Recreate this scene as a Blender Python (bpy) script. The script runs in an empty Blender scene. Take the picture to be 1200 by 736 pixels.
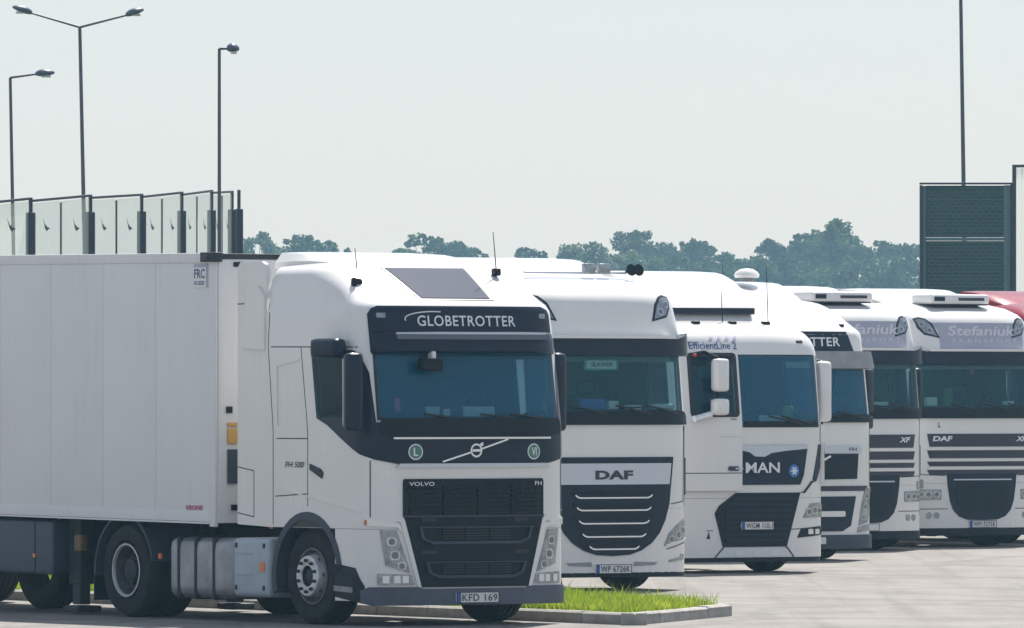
import bpy, bmesh, math, random
import numpy as np
from mathutils import Vector, Matrix
R = math.radians
random.seed(7)
SC = bpy.context.scene
COL = SC.collection

# ------------------------------------------------------------------ camera, sky, sun, exposure
CAM_H = 2.36
cam = bpy.data.objects.new('camera', bpy.data.cameras.new('camera'))
COL.objects.link(cam)
cam.location = (0, 0, CAM_H)
cam.rotation_euler = (R(90), 0, 0)
cam.data.sensor_width = 36.0
cam.data.lens = 300.0
cam.data.shift_y = 0.08
cam.data.clip_start = 1.0
cam.data.clip_end = 8000.0
SC.camera = cam

SUN_EL = R(55)
SUN_AZ = math.atan2(0.22, 0.975)
W = bpy.data.worlds.new('World'); SC.world = W; W.use_nodes = True
nt = W.node_tree; nt.nodes.clear()
wo = nt.nodes.new('ShaderNodeOutputWorld'); bg = nt.nodes.new('ShaderNodeBackground')
sky = nt.nodes.new('ShaderNodeTexSky'); sky.sky_type = 'NISHITA'; sky.sun_disc = False
sky.sun_elevation = SUN_EL; sky.sun_rotation = SUN_AZ
sky.air_density = 1.0; sky.dust_density = 1.0; sky.ozone_density = 1.0
hs = nt.nodes.new('ShaderNodeHueSaturation'); hs.inputs['Saturation'].default_value = 0.75
nt.links.new(sky.outputs[0], hs.inputs['Color']); 
tn = nt.nodes.new('ShaderNodeMix'); tn.data_type = 'RGBA'; tn.blend_type = 'MULTIPLY'; tn.inputs[0].default_value = 1.0
tn.inputs[7].default_value = (0.94, 1.01, 1.07, 1)          # cool white balance of the picture
nt.links.new(hs.outputs[0], tn.inputs[6]); 
mv = nt.nodes.new('ShaderNodeMix'); mv.data_type = 'RGBA'; mv.inputs[0].default_value = 0.69      # even summer veil over the whole sky
mv.inputs[7].default_value = (2.22, 2.38, 2.66, 1)
nt.links.new(tn.outputs[2], mv.inputs[6]); nt.links.new(mv.outputs[2], bg.inputs[0])
bg.inputs[1].default_value = 0.1
nt.links.new(bg.outputs[0], wo.inputs[0])

sun = bpy.data.objects.new('sun', bpy.data.lights.new('sun', 'SUN')); COL.objects.link(sun)
sun.data.energy = 4.0; sun.data.angle = R(0.6); sun.data.color = (1.0, 0.955, 0.89)
sd = Vector((math.sin(SUN_AZ)*math.cos(SUN_EL), math.cos(SUN_AZ)*math.cos(SUN_EL), math.sin(SUN_EL)))
sun.rotation_euler = sd.to_track_quat('Z', 'Y').to_euler()
sun.location = (0, 0, 60)

SC.view_settings.view_transform = 'Standard'
SC.view_settings.look = 'None'
SC.view_settings.gamma = 1.0
SC.view_settings.exposure = 1.0
SC.render.engine = 'CYCLES'
SC.cycles.use_denoising = True
SC.cycles.max_bounces = 8
SC.cycles.transparent_max_bounces = 12
SC.cycles.volume_bounces = 0
SC.cycles.sample_clamp_indirect = 6.0

# ------------------------------------------------------------------ materials
MATS = {}
def mat(name, col, rough=0.5, metal=0.0, var=0.0, scale=4.0, coat=0.0, bump=0.0, bscale=40.0, emit=None, detail=4.0):
    if name in MATS: return MATS[name]
    m = bpy.data.materials.new(name); m.use_nodes = True; MATS[name] = m
    t = m.node_tree; b = t.nodes['Principled BSDF']
    b.inputs['Base Color'].default_value = (*col, 1); b.inputs['Roughness'].default_value = rough
    b.inputs['Metallic'].default_value = metal; b.inputs['Coat Weight'].default_value = coat
    b.inputs['Coat Roughness'].default_value = 0.08
    tc = t.nodes.new('ShaderNodeTexCoord')
    if var > 0:
        n = t.nodes.new('ShaderNodeTexNoise'); n.inputs['Scale'].default_value = scale; n.inputs['Detail'].default_value = detail
        n.inputs['Roughness'].default_value = 0.65
        t.links.new(tc.outputs['Object'], n.inputs['Vector'])
        r = t.nodes.new('ShaderNodeValToRGB')
        r.color_ramp.elements[0].position = 0.3; r.color_ramp.elements[1].position = 0.7
        r.color_ramp.elements[0].color = (*[c*(1-var) for c in col], 1)
        r.color_ramp.elements[1].color = (*[min(1, c*(1+var*0.6)) for c in col], 1)
        t.links.new(n.outputs['Fac'], r.inputs['Fac']); t.links.new(r.outputs[0], b.inputs['Base Color'])
        mr = t.nodes.new('ShaderNodeMapRange'); mr.inputs[3].default_value = max(0, rough-0.08); mr.inputs[4].default_value = min(1, rough+0.12)
        t.links.new(n.outputs['Fac'], mr.inputs[0]); t.links.new(mr.outputs[0], b.inputs['Roughness'])
    if bump > 0:
        n2 = t.nodes.new('ShaderNodeTexNoise'); n2.inputs['Scale'].default_value = bscale; n2.inputs['Detail'].default_value = 3
        t.links.new(tc.outputs['Object'], n2.inputs['Vector'])
        bp = t.nodes.new('ShaderNodeBump'); bp.inputs['Strength'].default_value = bump; bp.inputs['Distance'].default_value = 0.02
        t.links.new(n2.outputs['Fac'], bp.inputs['Height']); t.links.new(bp.outputs[0], b.inputs['Normal'])
    return m

def paint(name, col):
    """vehicle paint: clear coat, faint orange peel, a thin uneven road film"""
    m = mat(name, col, 0.22, 0, 0.035, 1.3, 0.7, 0.03, 2.0)
    t = m.node_tree; b = t.nodes['Principled BSDF']
    src = b.inputs['Base Color'].links[0].from_socket
    tc = t.nodes.new('ShaderNodeTexCoord')
    mp = t.nodes.new('ShaderNodeMapping'); mp.inputs['Scale'].default_value = (9, 9, 1.6)
    t.links.new(tc.outputs['Object'], mp.inputs[0])
    n = t.nodes.new('ShaderNodeTexNoise'); n.inputs['Scale'].default_value = 1.6; n.inputs['Detail'].default_value = 8; n.inputs['Roughness'].default_value = 0.75
    t.links.new(mp.outputs[0], n.inputs['Vector'])
    mu = t.nodes.new('ShaderNodeMath'); mu.operation = 'MULTIPLY'
    mu.inputs[0].default_value = 0.12; t.links.new(n.outputs['Fac'], mu.inputs[1])
    mx = t.nodes.new('ShaderNodeMix'); mx.data_type = 'RGBA'
    t.links.new(mu.outputs[0], mx.inputs[0]); t.links.new(src, mx.inputs[6]); mx.inputs[7].default_value = (0.30, 0.27, 0.23, 1)
    t.links.new(mx.outputs[2], b.inputs['Base Color'])
    return m

def glass(name, body, tint, opac, rough=0.03):
    m = bpy.data.materials.new(name); m.use_nodes = True; MATS[name] = m
    t = m.node_tree; b = t.nodes['Principled BSDF']; o = t.nodes['Material Output']
    b.inputs['Base Color'].default_value = (*body, 1); b.inputs['Roughness'].default_value = rough
    b.inputs['IOR'].default_value = 1.5; b.inputs['Specular IOR Level'].default_value = 0.7
    tr = t.nodes.new('ShaderNodeBsdfTransparent'); tr.inputs[0].default_value = (*tint, 1)
    mx = t.nodes.new('ShaderNodeMixShader'); mx.inputs[0].default_value = opac
    t.links.new(tr.outputs[0], mx.inputs[1]); t.links.new(b.outputs[0], mx.inputs[2]); t.links.new(mx.outputs[0], o.inputs[0])
    return m

WHITE = paint('white_paint', (0.80, 0.80, 0.79))
RED = paint('red_paint', (0.25, 0.010, 0.030))
RED.node_tree.nodes['Principled BSDF'].inputs['Coat Weight'].default_value = 0.15; RED.node_tree.nodes['Principled BSDF'].inputs['Specular IOR Level'].default_value = 0.25
VANSIDE = mat('trailer_white', (0.72, 0.73, 0.74), 0.38, 0, 0.05, 0.9, 0.15)
def add_streaks(m, amt, tint):
    t = m.node_tree; b = t.nodes['Principled BSDF']; src = b.inputs['Base Color'].links[0].from_socket
    tc = t.nodes.new('ShaderNodeTexCoord'); mp = t.nodes.new('ShaderNodeMapping'); mp.inputs['Scale'].default_value = (5, 5, .35)
    t.links.new(tc.outputs['Object'], mp.inputs[0])
    n = t.nodes.new('ShaderNodeTexNoise'); n.inputs['Scale'].default_value = 2.2; n.inputs['Detail'].default_value = 9; n.inputs['Roughness'].default_value = .7
    t.links.new(mp.outputs[0], n.inputs['Vector'])
    n2 = t.nodes.new('ShaderNodeTexNoise'); n2.inputs['Scale'].default_value = .8; n2.inputs['Detail'].default_value = 4; t.links.new(tc.outputs['Object'], n2.inputs['Vector'])
    mr = t.nodes.new('ShaderNodeMapRange'); mr.inputs[1].default_value = .5; mr.inputs[2].default_value = .8; mr.inputs[4].default_value = amt; t.links.new(n.outputs['Fac'], mr.inputs[0])
    mu = t.nodes.new('ShaderNodeMath'); mu.operation = 'MULTIPLY'; t.links.new(mr.outputs[0], mu.inputs[0])
    m2 = t.nodes.new('ShaderNodeMapRange'); m2.inputs[1].default_value = .3; m2.inputs[2].default_value = .65; t.links.new(n2.outputs['Fac'], m2.inputs[0]); t.links.new(m2.outputs[0], mu.inputs[1])
    mx = t.nodes.new('ShaderNodeMix'); mx.data_type = 'RGBA'; t.links.new(mu.outputs[0], mx.inputs[0]); t.links.new(src, mx.inputs[6]); mx.inputs[7].default_value = (*tint, 1)
    t.links.new(mx.outputs[2], b.inputs['Base Color'])
add_streaks(VANSIDE, .35, (.42, .40, .38)); add_streaks(WHITE, .16, (.45, .42, .38))
NAVY = mat('navy_gloss', (0.007, 0.016, 0.038), 0.33, 0, 0.2, 3, 0.08)
BLACK = mat('black_plastic', (0.006, 0.012, 0.020), 0.5, 0, 0.3, 6, 0, 0.15, 90)
DARKBLUE = mat('stripe_dark', (0.03, 0.028, 0.05), 0.35)
GREYPL = mat('grey_plastic', (0.055, 0.068, 0.095), 0.5, 0, 0.2, 4)
MIDGREY = mat('mid_grey', (0.30, 0.31, 0.33), 0.5, 0, 0.15, 4)
SILVER = mat('silver_trim', (0.57, 0.61, 0.67), 0.3, 0.55)
CHROME = mat('bright_trim', (0.8, 0.82, 0.85), 0.2, 0.85)
TYRE = mat('tyre_rubber', (0.028, 0.029, 0.031), 0.85, 0, 0.35, 9, 0, 0.3, 60)
STEEL = mat('dark_steel', (0.05, 0.055, 0.065), 0.55, 0.3, 0.35, 5, 0, 0.2, 50)
ALU = mat('aluminium', (0.36, 0.37, 0.39), 0.5, 0.6, 0.35, 3, 0, 0.1, 30)
RIMM = mat('rim_alloy', (0.62, 0.64, 0.67), 0.4, 0.5, 0.2, 8)
RIMD = mat('rim_dirty', (0.14, 0.14, 0.15), 0.6, 0.4, 0.4, 8)
LENS = mat('lamp_reflector', (0.7, 0.74, 0.78), 0.15, 0.7)
LENS2 = mat('lamp_reflector_grey', (0.55, 0.58, 0.62), 0.15, 0.7, 0.3, 12, 0.6)
LAMPBODY = mat('lamp_housing', (0.30, 0.33, 0.36), 0.15, 0.5, 0.4, 9, 0.8)
BULB = mat('lamp_bulb', (0.16, 0.18, 0.20), 0.12, 0.6, 0, 1, 0.7)
for _m in (NAVY, BLACK, GREYPL, TYRE, STEEL): _m.node_tree.nodes['Principled BSDF'].inputs['Specular IOR Level'].default_value = 0.28
PLATEW = mat('plate_white', (0.78, 0.78, 0.76), 0.45, 0, 0.08, 20)
PLATEB = mat('plate_blue', (0.02, 0.10, 0.42), 0.4)
INK = mat('black_ink', (0.02, 0.02, 0.025), 0.5)
WHITEINK = mat('white_lettering', (0.75, 0.77, 0.80), 0.35)
BLUEINK = mat('blue_lettering', (0.05, 0.08, 0.22), 0.5)
GREENB = mat('green_badge', (0.06, 0.22, 0.15), 0.4)
PURPLE = mat('purple_grey_film', (0.40, 0.41, 0.50), 0.4, 0, 0.08, 3)
PALELET = mat('pale_lettering', (0.66, 0.66, 0.73), 0.45)
ORANGE = mat('amber_lamp', (0.75, 0.20, 0.06), 0.35)
YELLOW = mat('amber_sticker', (0.62, 0.36, 0.08), 0.5)
REDL = mat('red_lamp', (0.55, 0.03, 0.03), 0.3)
PINKINK = mat('crimson_lettering', (0.45, 0.06, 0.15), 0.5)
LINING = mat('cabin_lining', (0.22, 0.24, 0.25), 0.9)
SEATM = mat('seat_cloth', (0.07, 0.085, 0.11), 0.95, 0, 0.3, 6)
CURT = mat('curtain_cloth', (0.22, 0.26, 0.28), 0.95, 0, 0.2, 5)
PAPER = mat('paper', (0.75, 0.75, 0.72), 0.8)
GREENC = mat('green_cloth', (0.20, 0.40, 0.20), 0.9, 0, 0.2, 4)
BLUEB = mat('blue_box', (0.05, 0.14, 0.5), 0.6)
URE = mat('tank_grey_blue', (.40, .46, .52), .5, 0, .12, 4)
SEAM = mat('panel_gap', (0.05, 0.055, 0.06), 0.7)
GLASS = glass('windscreen_glass', (0.014, 0.18, 0.33), (0.60, 0.83, 0.90), 0.42)
SIDEGL = glass('side_glass', (0.012, 0.05, 0.08), (0.55, 0.74, 0.80), 0.32)
CLEAR = glass('clear_windscreen', (0.03, 0.17, 0.22), (0.66, 0.88, 0.92), 0.30)
ROOFGL = mat('smoked_skylight', (0.05, 0.055, 0.08), 0.08, 0, 0, 1, 0.6)

# ------------------------------------------------------------------ object helpers
def tag(o, label=None, cat=None, group=None, kind=None):
    if label: o['label'] = label
    if cat: o['category'] = cat
    if group: o['group'] = group
    if kind: o['kind'] = kind
    return o
def empty(name, loc=(0, 0, 0), rz=0, ry=0):
    o = bpy.data.objects.new(name, None); COL.objects.link(o)
    o.location = loc; o.rotation_euler = (0, ry, rz); o.empty_display_size = 0.3
    return o
def link(name, me, m, parent=None, smooth=None):
    o = bpy.data.objects.new(name, me); COL.objects.link(o)
    if m is not None:
        me.materials.clear(); me.materials.append(m)
    if smooth is not None:
        me.shade_smooth(); me.set_sharp_from_angle(angle=R(smooth))
    if parent is not None: o.parent = parent
    return o
def pyd(name, v, f, m, parent=None, smooth=None):
    me = bpy.data.meshes.new(name); me.from_pydata([tuple(map(float, p)) for p in v], [], f); me.update()
    return link(name, me, m, parent, smooth)
def bmobj(name, bm, m, parent=None, smooth=None):
    me = bpy.data.meshes.new(name); bm.to_mesh(me); bm.free()
    return link(name, me, m, parent, smooth)
def bm_box(bm, c, s, bev=0.0, rot=None):
    ge = bmesh.ops.create_cube(bm, size=1.0)
    vs = ge['verts']
    for v in vs: v.co = Vector((v.co.x*s[0], v.co.y*s[1], v.co.z*s[2]))
    if bev > 0:
        es = list({e for v in vs for e in v.link_edges})
        r = bmesh.ops.bevel(bm, geom=es, offset=min(bev, min(s)*0.49), segments=3, profile=0.6, affect='EDGES')
        vs = list({v for f in r['faces'] for v in f.verts} | {v for v in vs if v.is_valid})
    for v in vs:
        p = v.co
        if rot is not None: p = rot @ p
        v.co = p + Vector(c)
def box(name, c, s, m, parent=None, bev=0.0, rot=None):
    bm = bmesh.new(); bm_box(bm, c, s, bev, rot)
    return bmobj(name, bm, m, parent, 40 if bev > 0 else None)
def bm_tube(bm, a, b, r0, r1=None, seg=10):
    a = Vector(a); b = Vector(b); r1 = r0 if r1 is None else r1
    d = (b-a); q = d.to_track_quat('Z', 'Y')
    A = [bm.verts.new(a + q @ Vector((r0*math.cos(2*math.pi*i/seg), r0*math.sin(2*math.pi*i/seg), 0))) for i in range(seg)]
    B = [bm.verts.new(b + q @ Vector((r1*math.cos(2*math.pi*i/seg), r1*math.sin(2*math.pi*i/seg), 0))) for i in range(seg)]
    for i in range(seg):
        j = (i+1) % seg
        bm.faces.new((A[i], A[j], B[j], B[i]))
    bm.faces.new(A[::-1]); bm.faces.new(B)
def tube(name, pts, r, m, parent=None, seg=10, r1=None):
    bm = bmesh.new(); n = len(pts)-1
    for i in range(n):
        ra = r if r1 is None else r+(r1-r)*i/n; rb = r if r1 is None else r+(r1-r)*(i+1)/n
        bm_tube(bm, pts[i], pts[i+1], ra, rb, seg)
    return bmobj(name, bm, m, parent, 50)
def bm_lathe(bm, prof, seg=32, axis='Y', c=(0, 0, 0)):
    rings = []
    for (r, h) in prof:
        ring = []
        for i in range(seg):
            t = 2*math.pi*i/seg
            if axis == 'Y': p = (r*math.cos(t), h, r*math.sin(t))
            else: p = (r*math.cos(t), r*math.sin(t), h)
            ring.append(bm.verts.new((p[0]+c[0], p[1]+c[1], p[2]+c[2])))
        rings.append(ring)
    for a, b in zip(rings, rings[1:]):
        for i in range(seg):
            j = (i+1) % seg
            bm.faces.new((a[i], a[j], b[j], b[i]))
    return rings

# ------------------------------------------------------------------ surfaces of vehicle bodies
class Surf:
    """curved cab skin: q runs round the plan outline from the nose (0) to the sides (+ is the truck's left), z is up"""
    def __init__(s, prof, n):
        s.P = np.array(prof); s.n = n; s.c = {}
    def par(s, z): return [float(np.interp(z, s.P[:, 0], s.P[:, i])) for i in (1, 2, 3, 4)]
    def ring(s, z):
        k = round(z, 3)
        if k not in s.c:
            xf, w, D, xr = s.par(z)
            th = np.linspace(0, math.pi/2, 48); e = 2/s.n
            y = w*np.sin(th)**e; x = xf-D+D*np.clip(np.cos(th), 0, 1)**e
            x = np.append(x, xr); y = np.append(y, w)
            q = np.concatenate([[0], np.cumsum(np.hypot(np.diff(x), np.diff(y)))])
            s.c[k] = (q, x, y)
        return s.c[k]
    def p(s, q, z):
        Q, X, Y = s.ring(z); a = abs(q)
        return Vector((float(np.interp(a, Q, X)), float(np.interp(a, Q, Y))*(1 if q >= 0 else -1), z))
    def pn(s, q, z):
        e = 0.012
        t = s.p(q+e, z)-s.p(q-e, z); u = s.p(q, z+e)-s.p(q, z-e)
        n = t.cross(u)
        return s.p(q, z), (n.normalized() if n.length > 1e-9 else Vector((0, 0, 1)))
    def qmax(s, z): return float(s.ring(z)[0][-1])
    def qx(s, x, z=1.5):
        """q on the side for a given x"""
        Q, X, Y = s.ring(z); return float(Q[-1]) - (x - float(X[-1]))
class Plane:
    """flat face: q along axis a, z along axis b"""
    def __init__(s, o, a, b=(0, 0, 1)):
        s.o = Vector(o); s.a = Vector(a); s.b = Vector(b); s.nn = s.a.cross(s.b).normalized()
    def pn(s, q, z): return s.o + s.a*q + s.b*z, s.nn

def patch(name, S, poly, m, parent, d1=0.006, d0=-0.012, hole=None, rq=0.09, rz=0.14, flat=False):
    """a solid panel laid on surface S whose outline is poly in (q, z)"""
    bm = bmesh.new()
    f = bm.faces.new([bm.verts.new((q, z, 0)) for q, z in poly])
    qs = [p[0] for p in poly]; zs = [p[1] for p in poly]
    cuts = []
    if not flat:
        k = math.floor(min(qs)/rq)+1
        while k*rq < max(qs)-1e-4: cuts.append((0, k*rq)); k += 1
        k = math.floor(min(zs)/rz)+1
        while k*rz < max(zs)-1e-4: cuts.append((1, k*rz)); k += 1
    if hole: cuts += [(0, hole[0]), (0, hole[1]), (1, hole[2]), (1, hole[3])]
    for ax, c in cuts:
        bmesh.ops.bisect_plane(bm, geom=bm.verts[:]+bm.edges[:]+bm.faces[:], plane_co=(c, 0, 0) if ax == 0 else (0, c, 0),
                               plane_no=(1, 0, 0) if ax == 0 else (0, 1, 0), dist=1e-5)
    if hole:
        kill = []
        for fc in bm.faces:
            c = fc.calc_center_median()
            if hole[0] < c.x < hole[1] and hole[2] < c.y < hole[3]: kill.append(fc)
        bmesh.ops.delete(bm, geom=kill, context='FACES')
    bm.normal_update()
    for fc in bm.faces:
        if fc.normal.z < 0: fc.normal_flip()
    bm.verts.index_update()
    V = []; F = []; top = {}; bot = {}
    for v in bm.verts:
        p, n = S.pn(v.co.x, v.co.y)
        top[v.index] = len(V); V.append(p+n*d1)
    for v in bm.verts:
        p, n = S.pn(v.co.x, v.co.y)
        bot[v.index] = (p+n*d1, p+n*d0)
    for fc in bm.faces: F.append([top[v.index] for v in fc.verts])
    nt_ = len(F)
    for e in bm.edges:
        if len(e.link_faces) == 1:
            lp = e.link_loops[0]; a = lp.vert.index; b = lp.link_loop_next.vert.index
            i = len(V); V += [bot[a][0], bot[b][0], bot[b][1], bot[a][1]]
            F.append([i+1, i, i+3, i+2])
    bm.free()
    me = bpy.data.meshes.new(name); me.from_pydata([tuple(v) for v in V], [], F); me.update()
    me.polygons.foreach_set('use_smooth', [i < nt_ for i in range(len(F))])
    return link(name, me, m, parent)

def rect(q0, q1, z0, z1, c=0.0):
    if c <= 0: return [(q0, z0), (q1, z0), (q1, z1), (q0, z1)]
    return [(q0+c, z0), (q1-c, z0), (q1-c*.3, z0+c*.3), (q1, z0+c), (q1, z1-c), (q1-c*.3, z1-c*.3), (q1-c, z1), (q0+c, z1), (q0+c*.3, z1-c*.3), (q0, z1-c), (q0, z0+c), (q0+c*.3, z0+c*.3)]
def mir(poly): return [(-q, z) for q, z in poly][::-1]
def disc(q, z, rq, rz=None, n=20):
    rz = rq if rz is None else rz
    return [(q+rq*math.cos(2*math.pi*i/n), z+rz*math.sin(2*math.pi*i/n)) for i in range(n)]
def line(a, b, w):
    a = Vector(a); b = Vector(b); d = (b-a).normalized(); n = Vector((-d.y, d.x))*w/2
    return [tuple(a-n), tuple(b-n), tuple(b+n), tuple(a+n)]

_TC = {}
def text(name, S, s, q0, q1, z0, z1, m, parent, d=0.012, bold=0.0, shear=0.0, space=1.0):
    """lettering laid on a surface, fitted into the box q0..q1, z0..z1"""
    k = (s, bold, shear, space)
    if k not in _TC:
        cu = bpy.data.curves.new('lettering', 'FONT'); cu.body = s; cu.offset = bold; cu.shear = shear; cu.space_character = space
        cu.resolution_u = 3
        o = bpy.data.objects.new('lettering', cu); COL.objects.link(o)
        bpy.context.view_layer.update()
        dg = bpy.context.evaluated_depsgraph_get()
        me = o.evaluated_get(dg).to_mesh()
        v = np.array([tuple(x.co) for x in me.vertices]); f = [tuple(p.vertices) for p in me.polygons]
        o.evaluated_get(dg).to_mesh_clear()
        bpy.data.objects.remove(o); bpy.data.curves.remove(cu)
        _TC[k] = (v, f)
    v, f = _TC[k]
    a = v.min(0); b = v.max(0)
    V = []
    for x in v:
        q = q0+(x[0]-a[0])/(b[0]-a[0])*(q1-q0); z = z0+(x[1]-a[1])/(b[1]-a[1])*(z1-z0)
        p, n = S.pn(q, z); V.append(p+n*d)
    return pyd(name, V, f, m, parent)

def loft(name, S, zs, m, parent, openings=(), inset=0.0, qlim=None, cap=True, zscale=None):
    """the closed skin of a cab between the given heights, with rectangular openings (q0,q1,z0,z1)"""
    q = sorted(set([0, .2, .4, .6, .75, .88, 1.0, 1.08, 1.16, 1.24, 1.32, 1.4, 1.55, 1.8, 2.1, 2.4, 2.7] + [abs(o[i]) for o in openings for i in (0, 1)]))
    qm = S.qmax(zs[0]); q = [a for a in q if a < qm-0.02]
    qs = [-a for a in q[:0:-1]] + q
    zz = sorted(set(list(zs) + [o[i] for o in openings for i in (2, 3)]))
    V = []; F = []; N = len(qs)+2
    for z in zz:
        Q = S.qmax(z); k = Q/qm if (zscale and z > zscale) else 1.0
        row = [-Q] + [max(-Q, min(Q, a*k)) for a in qs] + [Q]
        for a in row:
            p, n = S.pn(a, z) if abs(a) < Q-1e-6 else (S.p(a, z), Vector((-0.7, math.copysign(0.7, a), 0)))
            V.append(p-n*inset)
    for j in range(len(zz)-1):
        zc = (zz[j]+zz[j+1])/2
        for i in range(N-1):
            if 0 < i < N-2:
                qc = (qs[i-1]+qs[i])/2
                if any(min(o[0], o[1]) < qc < max(o[0], o[1]) and o[2] < zc < o[3] for o in openings): continue
            F.append((j*N+i, j*N+i+1, (j+1)*N+i+1, (j+1)*N+i))
        F.append((j*N+N-1, j*N, (j+1)*N, (j+1)*N+N-1))
    if cap:
        F.append(tuple(range(N))[::-1]); b = (len(zz)-1)*N; F.append(tuple(range(b, b+N)))
    o = pyd(name, V, F, m, parent)
    me = o.data; bm = bmesh.new(); bm.from_mesh(me); bmesh.ops.remove_doubles(bm, verts=bm.verts, dist=0.0008); bm.to_mesh(me); bm.free()
    me.shade_smooth(); me.set_sharp_from_angle(angle=R(38))
    return o

# ------------------------------------------------------------------ wheels (shared meshes)
def _wheel_meshes():
    out = {}
    def tyre(w):
        bm = bmesh.new(); h = w/2
        pr = [(.285, -h*.8), (.33, -h*.98), (.42, -h), (.47, -h*.94), (.495, -h*.8)]
        for k in range(4):
            y0 = -h*.72+k*h*.42; pr += [(.502, y0), (.502, y0+h*.26), (.488, y0+h*.28), (.488, y0+h*.40)]
        pr += [(.495, h*.8), (.47, h*.94), (.42, h), (.33, h*.98), (.285, h*.8), (.285, -h*.8)]
        bm_lathe(bm, pr, 40); me = bpy.data.meshes.new('wheel'); bm.to_mesh(me); bm.free(); me.materials.append(TYRE)
        me.shade_smooth(); me.set_sharp_from_angle(angle=R(35)); return me
    out['front'] = tyre(.32); out['dual'] = tyre(.62)
    def rim(kind, m):     # outboard side is -Y
        bm = bmesh.new()
        if kind == 'front':
            pr = [(.287, -.135), (.295, -.15), (.275, -.15), (.268, -.10), (.255, -.08), (.235, -.085), (.225, -.10)]
        else:
            pr = [(.287, -.285), (.295, -.30), (.275, -.30), (.26, -.22), (.25, -.12), (.20, -.10), (.15, -.10), (.13, -.20), (.11, -.24), (0.001, -.245)]
        bm_lathe(bm, pr, 36); me = bpy.data.meshes.new('rim'); bm.to_mesh(me); bm.free(); me.materials.append(m)
        me.shade_smooth(); me.set_sharp_from_angle(angle=R(35)); return me
    out['rim_front'] = rim('front', RIMD); out['rim_dual'] = rim('dual', RIMD)
    def flange(pr, m):
        bm = bmesh.new(); bm_lathe(bm, pr, 36); me = bpy.data.meshes.new('hub_flange'); bm.to_mesh(me); bm.free(); me.materials.append(m)
        me.shade_smooth(); me.set_sharp_from_angle(angle=R(35)); return me
    out['hub_front'] = flange([(.235, -.095), (.225, -.15), (.212, -.205), (.20, -.215), (.112, -.212), (.108, -.20)], RIMM)
    out['hub_dual'] = flange([(.262, -.27), (.27, -.302), (.278, -.304), (.285, -.30)], RIMM)
    out['cap_front'] = flange([(.108, -.20), (.10, -.155), (.085, -.15), (.075, -.185), (.06, -.195), (.001, -.197)], STEEL)
    out['cap_dual'] = flange([(.13, -.18), (.12, -.245), (.10, -.255), (.001, -.258)], STEEL)
    def nuts(y, r, m, n=10):
        bm = bmesh.new()
        for i in range(n):
            t = 2*math.pi*i/n; c = Vector((r*math.cos(t), y, r*math.sin(t)))
            bm_tube(bm, c, c+Vector((0, -.035, 0)), .019, .016, 6)
        me = bpy.data.meshes.new('wheel_nuts'); bm.to_mesh(me); bm.free(); me.materials.append(m); return me
    out['nuts_front'] = nuts(-.212, .162, STEEL); out['nuts_dual'] = nuts(-.10, .175, STEEL)
    def holes(y, r, a, m, n=8):
        bm = bmesh.new()
        for i in range(n):
            t = 2*math.pi*(i+.5)/n; c = Vector((r*math.cos(t), y, r*math.sin(t)))
            bm_tube(bm, c, c+Vector((0, -.01, 0)), a, a, 10)
        me = bpy.data.meshes.new('rim_holes'); bm.to_mesh(me); bm.free(); me.materials.append(m); return me
    out['holes_front'] = holes(-.155, .222, .02, INK); out['holes_dual'] = holes(-.105, .222, .022, INK)
    return out
WM = _wheel_meshes()
def wheel(parent, x, y, kind, out=-1, r=0.5, detail=True):
    w = bpy.data.objects.new('wheel', WM[kind]); COL.objects.link(w); w.parent = parent
    w.location = (x, y, r); w.scale = (r/.502, 1, r/.502)
    w.rotation_euler = (0, random.uniform(0, .6), 0 if out < 0 else math.pi)
    if detail:
        for k, nm in (('rim_', 'rim'), ('hub_', 'hub_flange'), ('cap_', 'hub_cap'), ('nuts_', 'wheel_nuts'), ('holes_', 'rim_holes')):
            c = bpy.data.objects.new(nm, WM[k+kind]); COL.objects.link(c); c.parent = w
            if nm in ('wheel_nuts', 'rim_holes'): c['kind'] = 'stuff'
    return w
def arch(name, parent, x, z, r0, r1, y0, y1, m, a0=0, a1=180, n=20):
    """wheel arch: a bent strip standing over a wheel"""
    V = []; F = []
    for i in range(n+1):
        t = R(a0+(a1-a0)*i/n); c, s = math.cos(t), math.sin(t)
        V += [(x+r0*c, y0, z+r0*s), (x+r1*c, y0, z+r1*s), (x+r1*c, y1, z+r1*s), (x+r0*c, y1, z+r0*s)]
    for i in range(n):
        a = i*4; b = a+4
        for k in range(4):
            l = (k+1) % 4; F.append((a+k, a+l, b+l, b+k))
    F += [(0, 3, 2, 1), (n*4, n*4+1, n*4+2, n*4+3)]
    return pyd(name, V, F, m, parent, 40)

# ------------------------------------------------------------------ where the trucks stand
F_, CX_, HEAD = 10000.0, 600.0, 34.0
HX, HY_ = math.sin(R(HEAD)), -math.cos(R(HEAD))
def pose(px, sc): return ((px-CX_)/sc, F_/sc, 0.0)
RZ = -R(90-HEAD)

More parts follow.
